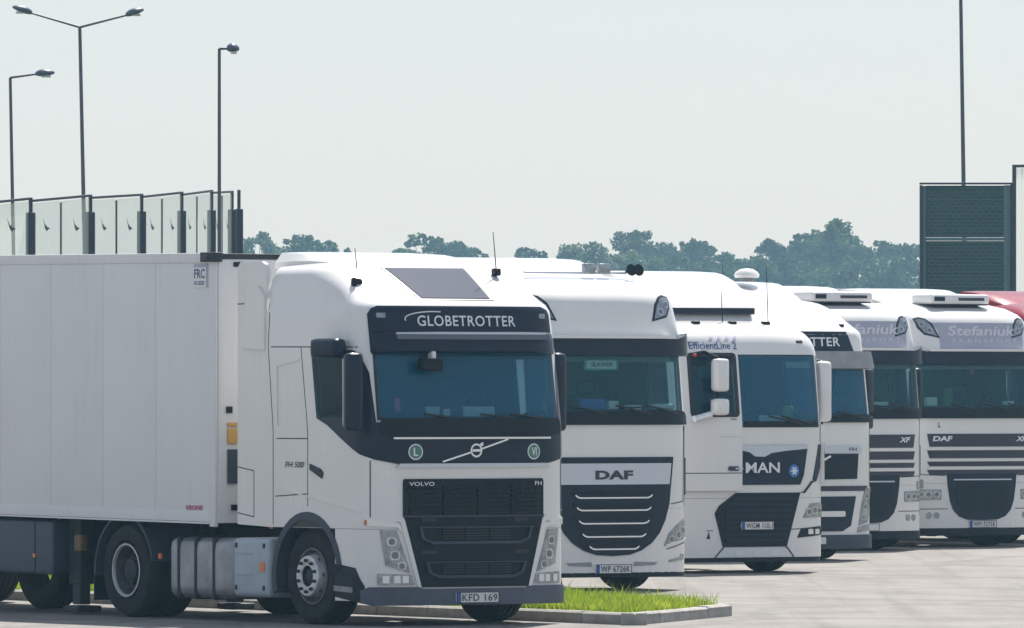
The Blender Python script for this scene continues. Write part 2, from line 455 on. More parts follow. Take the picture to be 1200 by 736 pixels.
def cab_common(t, S, zroof0, ws, win, ztop_list, white, zbody=1.0, xlow=-.72, zlow=.2, axle=-1.25, zsc=3.2):
    """body shell, lining, seats, dash, wheels and chassis shared by every tractor"""
    wq, wz0, wz1 = ws; sq0, sq1, sz0, sz1 = win
    ops = [(-wq, wq, wz0, wz1), (-sq1, -sq0, sz0, sz1), (sq0, sq1, sz0, sz1)]
    zs = [zbody, 1.3, 1.6, 1.9] + [wz0+(wz1-wz0)*k/4 for k in range(5)] + ztop_list
    body = loft('cab_shell', S, zs, white, t, ops, zscale=zsc)
    zi = [z for z in zs if z < ztop_list[-1]-0.1]
    loft('cab_lining', S, [max(zbody+.05, z) for z in zi], LINING, t, ops, inset=0.05, zscale=zsc)
    # the lower front section stops ahead of the wheel
    low = Surf([(z, a, b, c, xlow) for z, a, b, c in [(0, *S.par(0)[:3]), (zbody, *S.par(zbody)[:3])]], S.n)
    loft('lower_front', low, [zlow, zlow+.03, .45, .7, zbody-.004], white, t)
    # cabin
    xw = S.par(wz0)[0]
    box('dashboard', (xw-.42, 0, wz0-.10), (.55, 2.0, .22), BLACK, t, .06)
    for sy in (-.55, .55):
        s = box('seat', (-1.15, sy, 1.62), (.5, .5, .16), SEATM, t, .06)
        box('seat_back', (-1.38, sy, 2.02), (.14, .5, .72), SEATM, s, .06)
        box('headrest', (-1.38, sy, 2.47), (.10, .28, .18), SEATM, s, .05)
    bm = bmesh.new(); rr = Matrix.Rotation(R(-55), 3, 'Y'); n = 24
    pts = [rr @ Vector((.21*math.cos(2*math.pi*i/n), .21*math.sin(2*math.pi*i/n), 0)) + Vector((-.78, .55, wz0+.06)) for i in range(n)]
    for i in range(n): bm_tube(bm, pts[i], pts[(i+1) % n], .017, .017, 6)
    for k in (0, 8, 16): bm_tube(bm, pts[k], (-.78, .55, wz0+.06), .02, .02, 6)
    bmobj('steering_wheel', bm, BLACK, t, 50)
    box('bunk', (-1.82, 0, 1.75), (.36, 2.1, .35), CURT, t, .06)
    # wheels and chassis
    for y in (-1.04, 1.04): wheel(t, axle, y, 'front', -1 if y < 0 else 1)
    for y in (-.93, .93): wheel(t, axle-3.62, y, 'dual', -1 if y < 0 else 1)
    for y in (-.4, .4): box('chassis_rail', (-3.15, y, .83), (5.9, .09, .26), STEEL, t, .01)
    tube('axle', [(axle, -.95, .5), (axle, .95, .5)], .07, STEEL, t)
    tube('axle', [(axle-3.62, -.8, .5), (axle-3.62, .8, .5)], .10, STEEL, t)
    box('engine_block', (-1.2, 0, .72), (1.6, .68, .5), STEEL, t, .05)
    box('coupling_plate', (-4.75, 0, 1.0), (.9, .9, .05), STEEL, t, .01)
    for sg in (-1, 1):
        arch('wheel_arch', t, axle, .5, .585, .665, sg*1.262, sg*.86, GREYPL, 2, 196)
        box('wheel_well', (axle, sg*.80, .66), (1.16, .03, .72), INK, t, .01)
        box('wheel_well', (axle+.575, sg*1.0, .68), (.03, .40, .62), INK, t, .01)
        arch('mudguard', t, axle-3.62, .5, .575, .60, sg*1.26, sg*.64, GREYPL, 10, 186)
        box('mud_flap', (axle-3.62-.62, sg*.95, .40), (.025, .6, .46), BLACK, t, .008)
        arc = [(S.qx(axle+.62*math.cos(R(a)), 1.05)*sg, .5+.62*math.sin(R(a))) for a in range(180, -1, -12)]
        arc = [p for p in arc if p[1] > zbody+.008]
        e = math.sqrt(.62**2-(zbody+.004-.5)**2)
        arc = [(S.qx(axle-e)*sg, zbody+.004)] + arc + [(S.qx(axle+e)*sg, zbody+.004)]
        if sg > 0: arc = arc[::-1]
        patch('arch_shade_patch', S, arc, INK, t, .003)  # flat black patch on the skin, painted for the unlit arch opening
    return body, low

def screen(t, S, ws, m=None, trimz=(0, 0), qt=None, name='windscreen'):
    """windscreen glass in its black surround"""
    wq, z0, z1 = ws; a = wq+.05; b = (qt or wq)+.04
    patch('windscreen_surround', S, [(-a, z0-.03-trimz[0]), (a, z0-.03-trimz[0]), (b, z1+.03+trimz[1]), (-b, z1+.03+trimz[1])], INK, t, .004, hole=(-wq, wq, z0, z1))
    return patch(name, S, rect(-wq-.02, wq+.02, z0-.015, z1+.015, .05), m or GLASS, t, .008, .0045)
def sidewin(t, S, win, sg=-1, poly=None):
    q0, q1, z0, z1 = win
    h = (-q1, -q0, z0, z1) if sg < 0 else (q0, q1, z0, z1)
    pl = poly if poly else rect(-q1-.04, -q0+.04, z0-.04, z1+.04, .06)
    if sg > 0: pl = mir(pl)
    w = patch('side_window', S, rect(h[0]-.02, h[1]+.02, z0-.02, z1+.02, .04), SIDEGL, t, .008, .0045)
    patch('window_surround', S, pl, NAVY, t, .004, hole=h)
    return w
def mirror(t, c, s, m, rz=0, arm=None):
    o = box('mirror', c, s, m, t, min(s)*.42, Matrix.Rotation(rz, 3, 'Z'))
    g = box('mirror_glass', (c[0]-s[0]*.5, c[1], c[2]), (.012, s[1]*.8, s[2]*.85), LENS, o, .004)
    if arm:
        for a in arm: tube('mirror_arm', a, .022, BLACK, o, 8)
    return o
def plate(t, S, txt, z, q=0.0, d=.02, hw=.26, hh=.057):
    p = patch('number_plate', S, rect(q-hw, q+hw, z-hh, z+hh, .01), PLATEW, t, d, 0)
    patch('plate_band', S, rect(q-hw+.005, q-hw+.05, z-hh+.005, z+hh-.005), PLATEB, p, d+.002, d-.002)
    bb = [rect(q-hw, q+hw, z-hh, z-hh+.007), rect(q-hw, q+hw, z+hh-.007, z+hh), rect(q-hw, q-hw+.006, z-hh, z+hh), rect(q+hw-.006, q+hw, z-hh, z+hh)]
    for r_ in bb: patch('plate_rim', S, r_, INK, p, d+.005, d-.002)
    if txt: text('plate_text', S, txt, q-hw+.065, q+hw-.025, z-.036, z+.036, INK, p, d+.006, .004, 0, 1.08)
    return p
def wipers(t, S, z, qs, L=.62, up=.13):
    for q in qs:
        a = S.pn(q, z); b = S.pn(q-L, z+up)
        tube('wiper', [a[0]+a[1]*.03, (a[0]+b[0])/2+a[1]*.05, b[0]+b[1]*.025], .012, INK, t, 6)
def headlamp(t, S, poly, cells, d=.012, m=None):
    h = patch('headlight', S, poly, m or LAMPBODY, t, d, -.02)
    for (q, z, r) in cells:
        patch('reflector', S, rect(q-r*.95, q+r*.95, z-r*.85, z+r*.85, r*.5), LENS2, h, d+.004, d-.003)
        patch('bulb', S, disc(q, z, r*.62, None, 12), BULB, h, d+.008, d+.002)
    return h
def spoiler(t, prof, hw0, hw1, m, name='roof_spoiler'):
    """roof air deflector: profile [(x, z)] swept across, narrower at the front"""
    V = []; F = []; n = len(prof); ys = [-1, -.92, -.6, 0, .6, .92, 1]
    zb = prof[0][1]-.05
    x0, x1 = prof[0][0], prof[-1][0]
    for (x, z) in prof:
        f = (x-x0)/(x1-x0); hw = hw0+(hw1-hw0)*f
        for s in ys:
            drop = (.10*f+.02) if abs(s) == 1 else (.012 if abs(s) > .9 else 0)
            V.append((x, s*hw, z-drop))
    m_ = len(ys)
    for i in range(n-1):
        for j in range(m_-1): F.append((i*m_+j, i*m_+j+1, (i+1)*m_+j+1, (i+1)*m_+j))
    b = len(V)
    for (x, z) in prof:
        f = (x-x0)/(x1-x0); hw = hw0+(hw1-hw0)*f
        V += [(x, -hw, min(zb, z-.03)), (x, hw, min(zb, z-.03))]
    for i in range(n-1):
        F.append((i*m_, (i+1)*m_, b+2*i+2, b+2*i)); F.append((i*m_+m_-1, b+2*i+1, b+2*i+3, (i+1)*m_+m_-1))
    e = (n-1)*m_
    F.append(tuple([e+j for j in range(m_)]+[b+2*n-1, b+2*n-2]))
    return pyd(name, V, F, m, t, 35)
def fairing(t, x0, x1, y, z0, z1, m, zf=None):
    """side fairing behind the cab: a thin upright panel with a rounded top front"""
    for sg in (-1, 1):
        pts = [(x0, z0), (x0, z1-.10), (x0-.03, z1-.03), (x0-.10, z1), (x1+.06, z1), (x1+.01, z1-.05), (x1, z1-.12), (x1, z0+.02)]
        V = [(x, sg*y, z) for x, z in pts]+[(x, sg*(y-.05), z) for x, z in pts]; n = len(pts)
        F = [tuple(range(n))[::sg], tuple(range(n, 2*n))[::-sg]]+[(i, (i+1) % n, n+(i+1) % n, n+i) for i in range(n)]
        pyd('side_fairing', V, F, m, t, 30)

# ------------------------------------------------------------------ truck kinds
VOLP = [(0, 0, 1.25, .40, -2.05), (2.0, 0, 1.25, .40, -2.05), (2.8, -.12, 1.25, .40, -2.05), (3.24, -.19, 1.23, .40, -2.05), (3.30, -.23, 1.21, .40, -2.05), (3.35, -.33, 1.20, .40, -2.05),
        (3.5, -.61, 1.185, .40, -2.05), (3.60, -.80, 1.16, .40, -2.05), (3.66, -.92, 1.12, .38, -2.05), (3.70, -1.02, 1.06, .36, -2.05), (3.735, -1.2, .95, .3, -2.05), (3.755, -1.4, .8, .25, -2.05), (3.765, -1.6, .55, .2, -2.05)]
VOLT = [2.9, 3.05, 3.15, 3.24, 3.30, 3.35, 3.43, 3.5, 3.56, 3.62, 3.66, 3.69, 3.715, 3.74, 3.755, 3.765]

def volvo_new(px, sc):
    t = empty('semi_truck', pose(px, sc), RZ)
    S = Surf(VOLP, 3.2)
    ws = (1.08, 2.14, 2.80); win = (1.32, 2.06, 2.16, 2.74)
    body, low = cab_common(t, S, 3.3, ws, win, VOLT, WHITE, zlow=.26)
    screen(t, S, ws)
    # dark side glass area sweeping down to the badge panel
    side = [(-2.11, 2.83), (-2.11, 2.13), (-1.92, 2.06), (-1.72, 1.95), (-1.52, 1.85), (-1.35, 1.77), (-1.17, 1.71), (-1.14, 2.10), (-1.17, 2.60), (-1.26, 2.80), (-1.34, 2.83)]
    sidewin(t, S, win, -1, side); sidewin(t, S, win, 1, side)
    # badge panel and wiper cowl
    patch('badge_panel', S, [(-1.17, 1.71), (-.93, 1.665), (.93, 1.665), (1.17, 1.71), (1.16, 2.09), (-1.16, 2.09)], NAVY, t, .010)
    cw = patch('wiper_cowl', S, rect(-1.10, 1.10, 1.965, 2.125, .04), BLACK, t, .05, 0)
    wipers(t, S, 2.10, (-.05, .62, 1.0), .55, .07)
    patch('chrome_strip', S, rect(-.97, .97, 1.918, 1.938), CHROME, t, .022)
    lip = patch('lower_lip', S, [(-.95, 1.628), (.95, 1.628), (.90, 1.668), (-.90, 1.668)], SILVER, t, .03)
    # emblem: ring, diagonal bar, arrow
    em = patch('emblem', S, disc(0, 1.80, .072, .072, 28), CHROME, t, .022)
    patch('emblem_face', S, disc(0, 1.80, .052, .052, 24), NAVY, em, .024, .02)
    patch('emblem_bar', S, rect(-.05, .05, 1.787, 1.813), CHROME, em, .026, .02)
    patch('emblem_arrow', S, [(.03, 1.845), (.085, 1.845), (.085, 1.885), (.05, 1.875)], CHROME, em, .022, .0)
    patch('diagonal_bar', S, line((-.41, 1.685), (-.065, 1.78), .018), CHROME, t, .018)
    patch('diagonal_bar', S, line((.065, 1.815), (.40, 1.915), .018), CHROME, t, .018)
    for q, s in ((-.725, 'L'), (.735, 'VI')):
        b = patch('round_badge', S, disc(q, 1.787, .083), WHITEINK, t, .014)
        patch('badge_face', S, disc(q, 1.787, .070), GREENB, b, .016, .01)
        w = .026 if s == 'L' else .034
        text('badge_letter', S, s, q-w, q+w, 1.745, 1.83, WHITEINK, b, .018, .02)
    # upper sign panel and sun visor
    patch('sign_panel', S, [(-1.14, 2.80), (1.14, 2.80), (1.14, 3.20), (1.10, 3.25), (1.02, 3.28), (-1.02, 3.28), (-1.10, 3.25), (-1.14, 3.20)], NAVY, t, .008, rz=.04)
    text('sign_text', S, 'GLOBETROTTER', -.60, .61, 3.075, 3.185, WHITEINK, t, .014, .012, 0, 1.08)
    arc = [(-.40+.34*math.cos(R(a)), 3.15+.075*math.sin(R(a))) for a in range(75, 200, 12)]
    for p0, p1 in zip(arc, arc[1:]): patch('sign_swoosh', S, line(p0, p1, .011), WHITEINK, t, .013, 0)
    for sg in (-1, 1):
        patch('roof_marker_lamp', S, rect(sg*1.0-.05, sg*1.0+.05, 3.16, 3.21, .01), LAMPBODY, t, .012)
    # sun visor: folded tinted sheet standing off the screen
    V = []; F = []; qs = [-1.13, -1.08, -1.0, -.9, -.75, -.6, -.4, -.2, 0, .2, .4, .6, .75, .9, 1.0, 1.08, 1.13]
    sec = [(2.785, .10), (2.80, .135), (2.90, .15), (2.985, .12), (3.01, .07), (3.015, .01), (2.93, .03), (2.80, .09)]
    for q in qs:
        for z, d in sec:
            k = 1-.8*(abs(q)/1.13)**8
            p, n = S.pn(q, z); V.append(p+n*d*k)
    m_ = len(sec)
    for i in range(len(qs)-1):
        for j in range(m_):
            l = (j+1) % m_; F.append((i*m_+j, (i+1)*m_+j, (i+1)*m_+l, i*m_+l))
    F += [tuple(range(m_)), tuple(range((len(qs)-1)*m_, len(qs)*m_))[::-1]]
    vz = pyd('sun_visor', V, F, NAVY, t, 40)
    patch('visor_band', S, rect(-.90, .90, 2.915, 2.968, .01), mat('visor_grey', (.11, .125, .16), .4), vz, .158, .13)
    patch('visor_lit_edge', S, rect(-.90, .90, 2.972, 2.99, .004), SILVER, vz, .138, .11)  # silver strip paints in the lit upper face of the visor
    # skylight
    patch('skylight_frame', S, [(-.47, 3.345), (.45, 3.345), (.52, 3.685), (-.52, 3.685)], NAVY, t, .006, -.02, rz=.05)
    patch('skylight', S, [(-.43, 3.36), (.41, 3.36), (.485, 3.675), (-.485, 3.675)], ROOFGL, t, .012, .0, rz=.05)
    # grille
    g = [(-.67, .40), (.67, .40), (.84, 1.09), (.865, 1.13), (.865, 1.49), (.85, 1.51), (-.85, 1.51), (-.865, 1.49), (-.865, 1.13), (-.84, 1.09)]
    gr = patch('grille', S, g, BLACK, t, .016)
    for k, z in enumerate([1.43, 1.385, 1.34, 1.295, 1.25, 1.205, 1.16]):
        for a, b in ((-.80, -.43), (-.41, -.01), (.01, .41), (.43, .80)):
            patch('grille_slat', S, rect(a, b, z-.016, z+.010), BLACK, gr, .034, .01, flat=False)
    patch('grille_lid_edge', S, rect(-.86, .86, 1.118, 1.136), GREYPL, gr, .03, .0)
    for z0, z1, w in ((.84, 1.02, .70), (.49, .66, .62)):
        sh = [(-w, z1), (-w+.04, z0+.05), (-w+.16, z0), (w-.16, z0), (w-.04, z0+.05), (w, z1), (w-.03, z1), (w-.07, z0+.06), (w-.17, z0+.03), (-w+.17, z0+.03), (-w+.07, z0+.06), (-w+.03, z1)]
        patch('grille_shelf', S, sh, GREYPL, gr, .045, .01)
        for k in range(5):
            z = z0+.05+k*.027
            for a, b in ((-.42, -.16), (-.14, .14), (.16, .42)):
                patch('grille_slat', S, rect(a, b, z, z+.013), STEEL, gr, .035, .01)
        patch('grille_shelf_rim', S, rect(-w+.02, w-.02, z1-.012, z1), GREYPL, gr, .045, .01)
    for z in (1.07, .74):
        patch('step_slot', S, rect(-.66, -.48, z, z+.04, .01), INK, gr, .02); patch('step_slot', S, rect(.48, .66, z, z+.04, .01), INK, gr, .02)
    text('maker_text', S, 'VOLVO', -.81, -.52, 1.44, 1.48, WHITEINK, gr, .037, .01)
    text('model_text', S, 'FH', .73, .82, 1.44, 1.48, WHITEINK, gr, .037, .01)
    # lights
    for sg in (-1, 1):
        f = (lambda p: p) if sg < 0 else mir
        hp = f([(-1.055, .63), (-.78, .545), (-.935, .985), (-1.115, .99)])
        h = headlamp(t, S, hp, [(sg*.99, .87, .055), (sg*.955, .73, .06), (sg*.88, .62, .05)])
        drl = f([(-1.24, 1.03), (-.93, 1.02), (-.86, .94), (-.90, 1.05), (-1.0, 1.085), (-1.24, 1.105)])
        patch('day_light', S, drl, LENS, t, .014)
        patch('lamp_surround', S, f([(-1.15, 1.10), (-.98, 1.115), (-.88, 1.13), (-.85, 1.09), (-.66, .40), (-.70, .40), (-.90, 1.07), (-1.15, 1.085)]), WHITE, t, .02)
        fg = patch('fog_light', S, f([(-1.14, .425), (-.735, .425), (-.77, .53), (-1.14, .545)]), LAMPBODY, t, .012)
        for q in (-1.05, -.93, -.84): patch('fog_reflector', S, rect(sg*q-.035, sg*q+.035, .445, .52, .008), LENS, fg, .017, .008)
        patch('side_step_panel', low, f([(-low.qmax(.5)+.01, .30), (-1.30, .24), (-1.27, .41), (-1.40, .60), (-low.qmax(.5)+.01, .64)]), BLACK, t, .012)
        patch('step_tread', low, f([(-low.qmax(.5)+.02, .36), (-1.42, .345), (-1.42, .40), (-low.qmax(.5)+.02, .415)]), ALU, t, .03, 0)
        patch('amber_marker', S, f([(-1.27, 1.04), (-1.25, 1.04), (-1.25, 1.09), (-1.27, 1.09)]), ORANGE, t, .016)
        # door: gaps, handle, badge
        for a, b in (((-2.30, 2.86), (-2.30, 1.22)), ((-2.30, 1.92), (-2.90, 1.92)), ((-2.30, 1.35), (-2.92, 1.32)), ((-1.21, 1.70), (-1.21, 1.12)), ((-2.88, 2.87), (-1.27, 2.86)), ((-2.72, 3.66), (-2.84, 3.30)), ((-2.84, 3.30), (-2.93, 2.88)), ((-2.93, 2.88), (-2.965, 2.0)), ((-2.965, 2.0), (-2.965, 1.03))):
            patch('panel_gap', S, f(line(a, b, .011)), SEAM, t, .002, -.004)
        h = patch('door_handle', S, f([(-2.25, 1.60), (-2.02, 1.51), (-2.0, 1.57), (-2.05, 1.61), (-2.25, 1.66)]), NAVY, t, .014)
        patch('waist_crease', S, f([(-2.88, 1.40), (-1.30, 1.17), (-1.30, 1.185), (-2.88, 1.415)]), WHITE, t, .008)
        patch('door_recess', S, f([(-2.80, 2.68), (-2.36, 2.74), (-2.36, 2.725), (-2.78, 2.667), (-2.86, 2.05), (-2.875, 2.05)]), WHITE, t, .012)
    text('side_badge', S, 'FH 500', -2.73, -2.36, 1.62, 1.68, GREYPL, t, .010, .01, .3)
    patch('bumper', S, [(-1.30, .24), (-1.18, .215), (1.18, .215), (1.28, .24), (1.28, .37), (1.20, .405), (.70, .405), (.64, .385), (-.64, .385), (-.70, .405), (-1.22, .405), (-1.30, .37)], mat('bumper_grey', (.085, .10, .135), .5, 0, .2, 5), t, .03, -.02)
    plate(t, S, 'KFD 169', .29, 0, .05)
    # fairings, roof deflector, side lockers
    fairing(t, -2.075, -2.64, 1.225, 1.0, 3.76, WHITE)
    for sg in (-1, 1):
        P = Plane((0, sg*1.225, 0), (1, 0, 0) if sg < 0 else (-1, 0, 0))
        f = (lambda p: p) if sg < 0 else (lambda p: mir(p))
        for a, b in (((-2.64, 3.32), (-2.10, 3.33)), ((-2.64, 1.62), (-2.32, 1.58)), ((-2.32, 1.58), (-2.32, 1.10)), ((-2.32, 1.10), (-2.64, 1.14))):
            patch('panel_gap', P, f(line(a, b, .011)), SEAM, t, .002, -.004, flat=True)
        patch('wind_deflector', P, f([(-2.52, 2.86), (-2.08, 2.84), (-2.08, 3.40), (-2.20, 3.50), (-2.44, 3.46)]), WHITE, t, .03, 0, flat=True)
    spoiler(t, [(-1.25, 3.735), (-1.45, 3.79), (-1.7, 3.83), (-1.95, 3.855), (-2.2, 3.865)], .86, 1.04, WHITE)
    for q, x, h in ((-.95, -.75, .33), (.83, -.85, .40)):
        z = 3.50
        zb = 3.53 if q < 0 else 3.65
        a = box('antenna', (x, q, zb), (.10, .07, .08), BLACK, t, .025)
        tube('antenna_rod', [(x, q, zb+.02), (x-.06, q, zb+.02+h)], .007, BLACK, a, 6, .004)
    box('roof_lamp', (-.72, -1.02, 3.52), (.06, .05, .12), BLACK, t, .02)
    # mirrors
    mirror(t, (-.12, -1.42, 2.40), (.15, .19, .80), NAVY, R(-12), [[(-.30, -1.22, 2.78), (-.24, -1.45, 2.76)], [(-.30, -1.22, 2.06), (-.24, -1.45, 2.04)]])
    mirror(t, (-.62, -1.40, 2.85), (.44, .18, .20), NAVY, R(6), None)
    mirror(t, (-.50, 1.36, 2.40), (.16, .18, .82), NAVY, R(12), [[(-.50, 1.22, 2.80), (-.50, 1.36, 2.78)], [(-.50, 1.22, 2.04), (-.50, 1.36, 2.03)]])
    # windscreen clutter
    c = S.pn(-.62, 2.72)
    box('front_mirror', (c[0].x+.13, -.56, 2.68), (.14, .26, .13), BLACK, t, .04)
    box('mirror_bracket', (c[0].x+.10, -.52, 2.76), (.10, .05, .12), WHITE, t, .02)
    for y, w in ((-.37, .16), (.20, .38)): box('dash_papers', (-.24, y, 2.20), (.03, w, .10), PAPER, t, .004)
    box('dash_papers', (-.24, -.2, 2.19), (.03, .08, .07), PAPER, t, .004)
    patch('permit_sticker', S, rect(-.93, -.87, 2.20, 2.34), PINKINK, t, .003, .001)
    # fuel tank with straps, particle tank, battery box
    for sg in (-1, 1):
        tk = box('fuel_tank', (-3.38, sg*.95, .55), (1.28, .56, .64), ALU, t, .12)
        for x in (-3.80, -3.46, -3.10):
            box('tank_strap', (x, sg*.95, .55), (.06, .585, .665), STEEL, tk, .12)
        ad = box('urea_tank', (-2.36, sg*.98, .57), (.72, .52, .62), URE, t, .07)
        box('tank_label', (-2.13, sg*1.243, .58), (.09, .008, .10), ORANGE, ad)
        for x in (-2.64, -2.10):
            for z in (.36, .80): box('tank_clip', (x, sg*1.243, z), (.035, .012, .05), STEEL, ad)
        for z in (.5, .72): box('tank_rib', (-2.50, sg*1.242, z), (.34, .012, .012), URE, ad)
    box('amber_lamp', (-4.22, -1.20, .66), (.05, .03, .06), ORANGE, t, .01)
    box('amber_lamp', (-1.98, -1.22, 1.0), (.06, .03, .04), ORANGE, t, .01)
    return t

DAFP = [(0, 0, 1.25, .42, -2.1), (2.0, 0, 1.25, .42, -2.1), (2.85, -.10, 1.25, .42, -2.1), (3.1, -.10, 1.24, .42, -2.1), (3.5, -.22, 1.21, .42, -2.1), (3.57, -.27, 1.19, .42, -2.1), (3.64, -.36, 1.16, .42, -2.1),
        (3.73, -.58, 1.08, .40, -2.1), (3.80, -.95, .98, .36, -2.1), (3.84, -1.3, .85, .32, -2.1), (3.86, -1.6, .6, .25, -2.1)]
DAFT = [2.95, 3.1, 3.25, 3.4, 3.5, 3.57, 3.61, 3.64, 3.69, 3.73, 3.77, 3.80, 3.825, 3.84, 3.852, 3.86]

def daf_base(px, sc, col, name='semi_truck', mirrors=True):
    t = empty(name, pose(px, sc), RZ)
    S = Surf(DAFP, 3.2)
    ws = (1.12, 2.19, 2.84); win = (1.34, 2.02, 2.16, 2.78)
    body, low = cab_common(t, S, 3.5, ws, win, DAFT, col, zlow=.22, zsc=3.45)
    screen(t, S, ws, CLEAR, trimz=(0, .0))
    sidewin(t, S, win, -1); sidewin(t, S, win, 1)
    patch('wiper_cowl', S, [(-1.30, 2.01), (1.30, 2.01), (1.30, 2.10), (1.15, 2.17), (-1.15, 2.17), (-1.30, 2.10)], BLACK, t, .03)
    wipers(t, S, 2.14, (-.1, .55, 1.02), .5, .10)
    # sun visor: dark band that wraps the corners, deeper at the ends
    V = [(-1.42, 2.84), (1.42, 2.84), (1.42, 3.09), (1.25, 3.11), (.98, 3.05), (-.98, 3.05), (-1.25, 3.11), (-1.42, 3.09)]
    vz = patch('sun_visor', S, V, NAVY, t, .10, .0)
    patch('visor_lip', S, rect(-.95, .95, 3.055, 3.09, .01), col, t, .11, .0)
    for sg in (-1, 1):
        f = (lambda p: p) if sg < 0 else mir
        lp = f([(-1.06, 3.54), (-1.03, 3.44), (-.95, 3.34), (-.74, 3.29), (-.82, 3.46), (-.90, 3.535), (-.98, 3.56)])
        fr = f([(-1.085, 3.56), (-1.055, 3.42), (-.96, 3.315), (-.70, 3.262), (-.79, 3.48), (-.88, 3.56), (-.98, 3.585)])
        patch('roof_lamp_frame', S, fr, NAVY, t, .007)
        l = headlamp(t, S, lp, [(sg*.98, 3.47, .045), (sg*.86, 3.38, .05)], .012)
        for a, b in (((-2.30, 2.86), (-2.30, 1.10)), ((-1.24, 2.0), (-1.24, 1.02)), ((-2.30, 1.45), (-1.3, 1.42))):
            patch('panel_gap', S, f(line(a, b, .012)), SEAM, t, .002, -.004)
        patch('door_handle', S, f(rect(-2.24, -2.04, 1.50, 1.58, .03)), BLACK, t, .012)
        if sg < 0 or mirrors:
            mirror(t, (-.52, sg*1.36, 2.44), (.18, .17, .70), NAVY, R(12*sg), [[(-.50, sg*1.22, 2.82), (-.50, sg*1.36, 2.78)], [(-.50, sg*1.22, 2.08), (-.50, sg*1.36, 2.06)]])
        box('corner_deflector', (-.44, sg*1.275, 1.37), (.14, .06, .54), col, t, .02)
        box('deflector_slot', (-.335, sg*1.272, 1.38), (.07, .045, .46), BLACK, t, .015)
    fairing(t, -2.11, -2.6, 1.23, 1.0, 3.72, col)
    spoiler(t, [(-1.35, 3.83), (-1.6, 3.92), (-1.85, 3.99), (-2.1, 4.04), (-2.35, 4.06)], .85, 1.1, col)
    for sg in (-1, 1):
        box('fuel_tank', (-3.3, sg*.95, .60), (1.5, .56, .60), ALU, t, .12)
        box('side_step', (-.9, sg*1.10, .32), (.30, .25, .16), BLACK, t, .03)
    c = S.pn(-.62, 2.72)
    return t, S, low

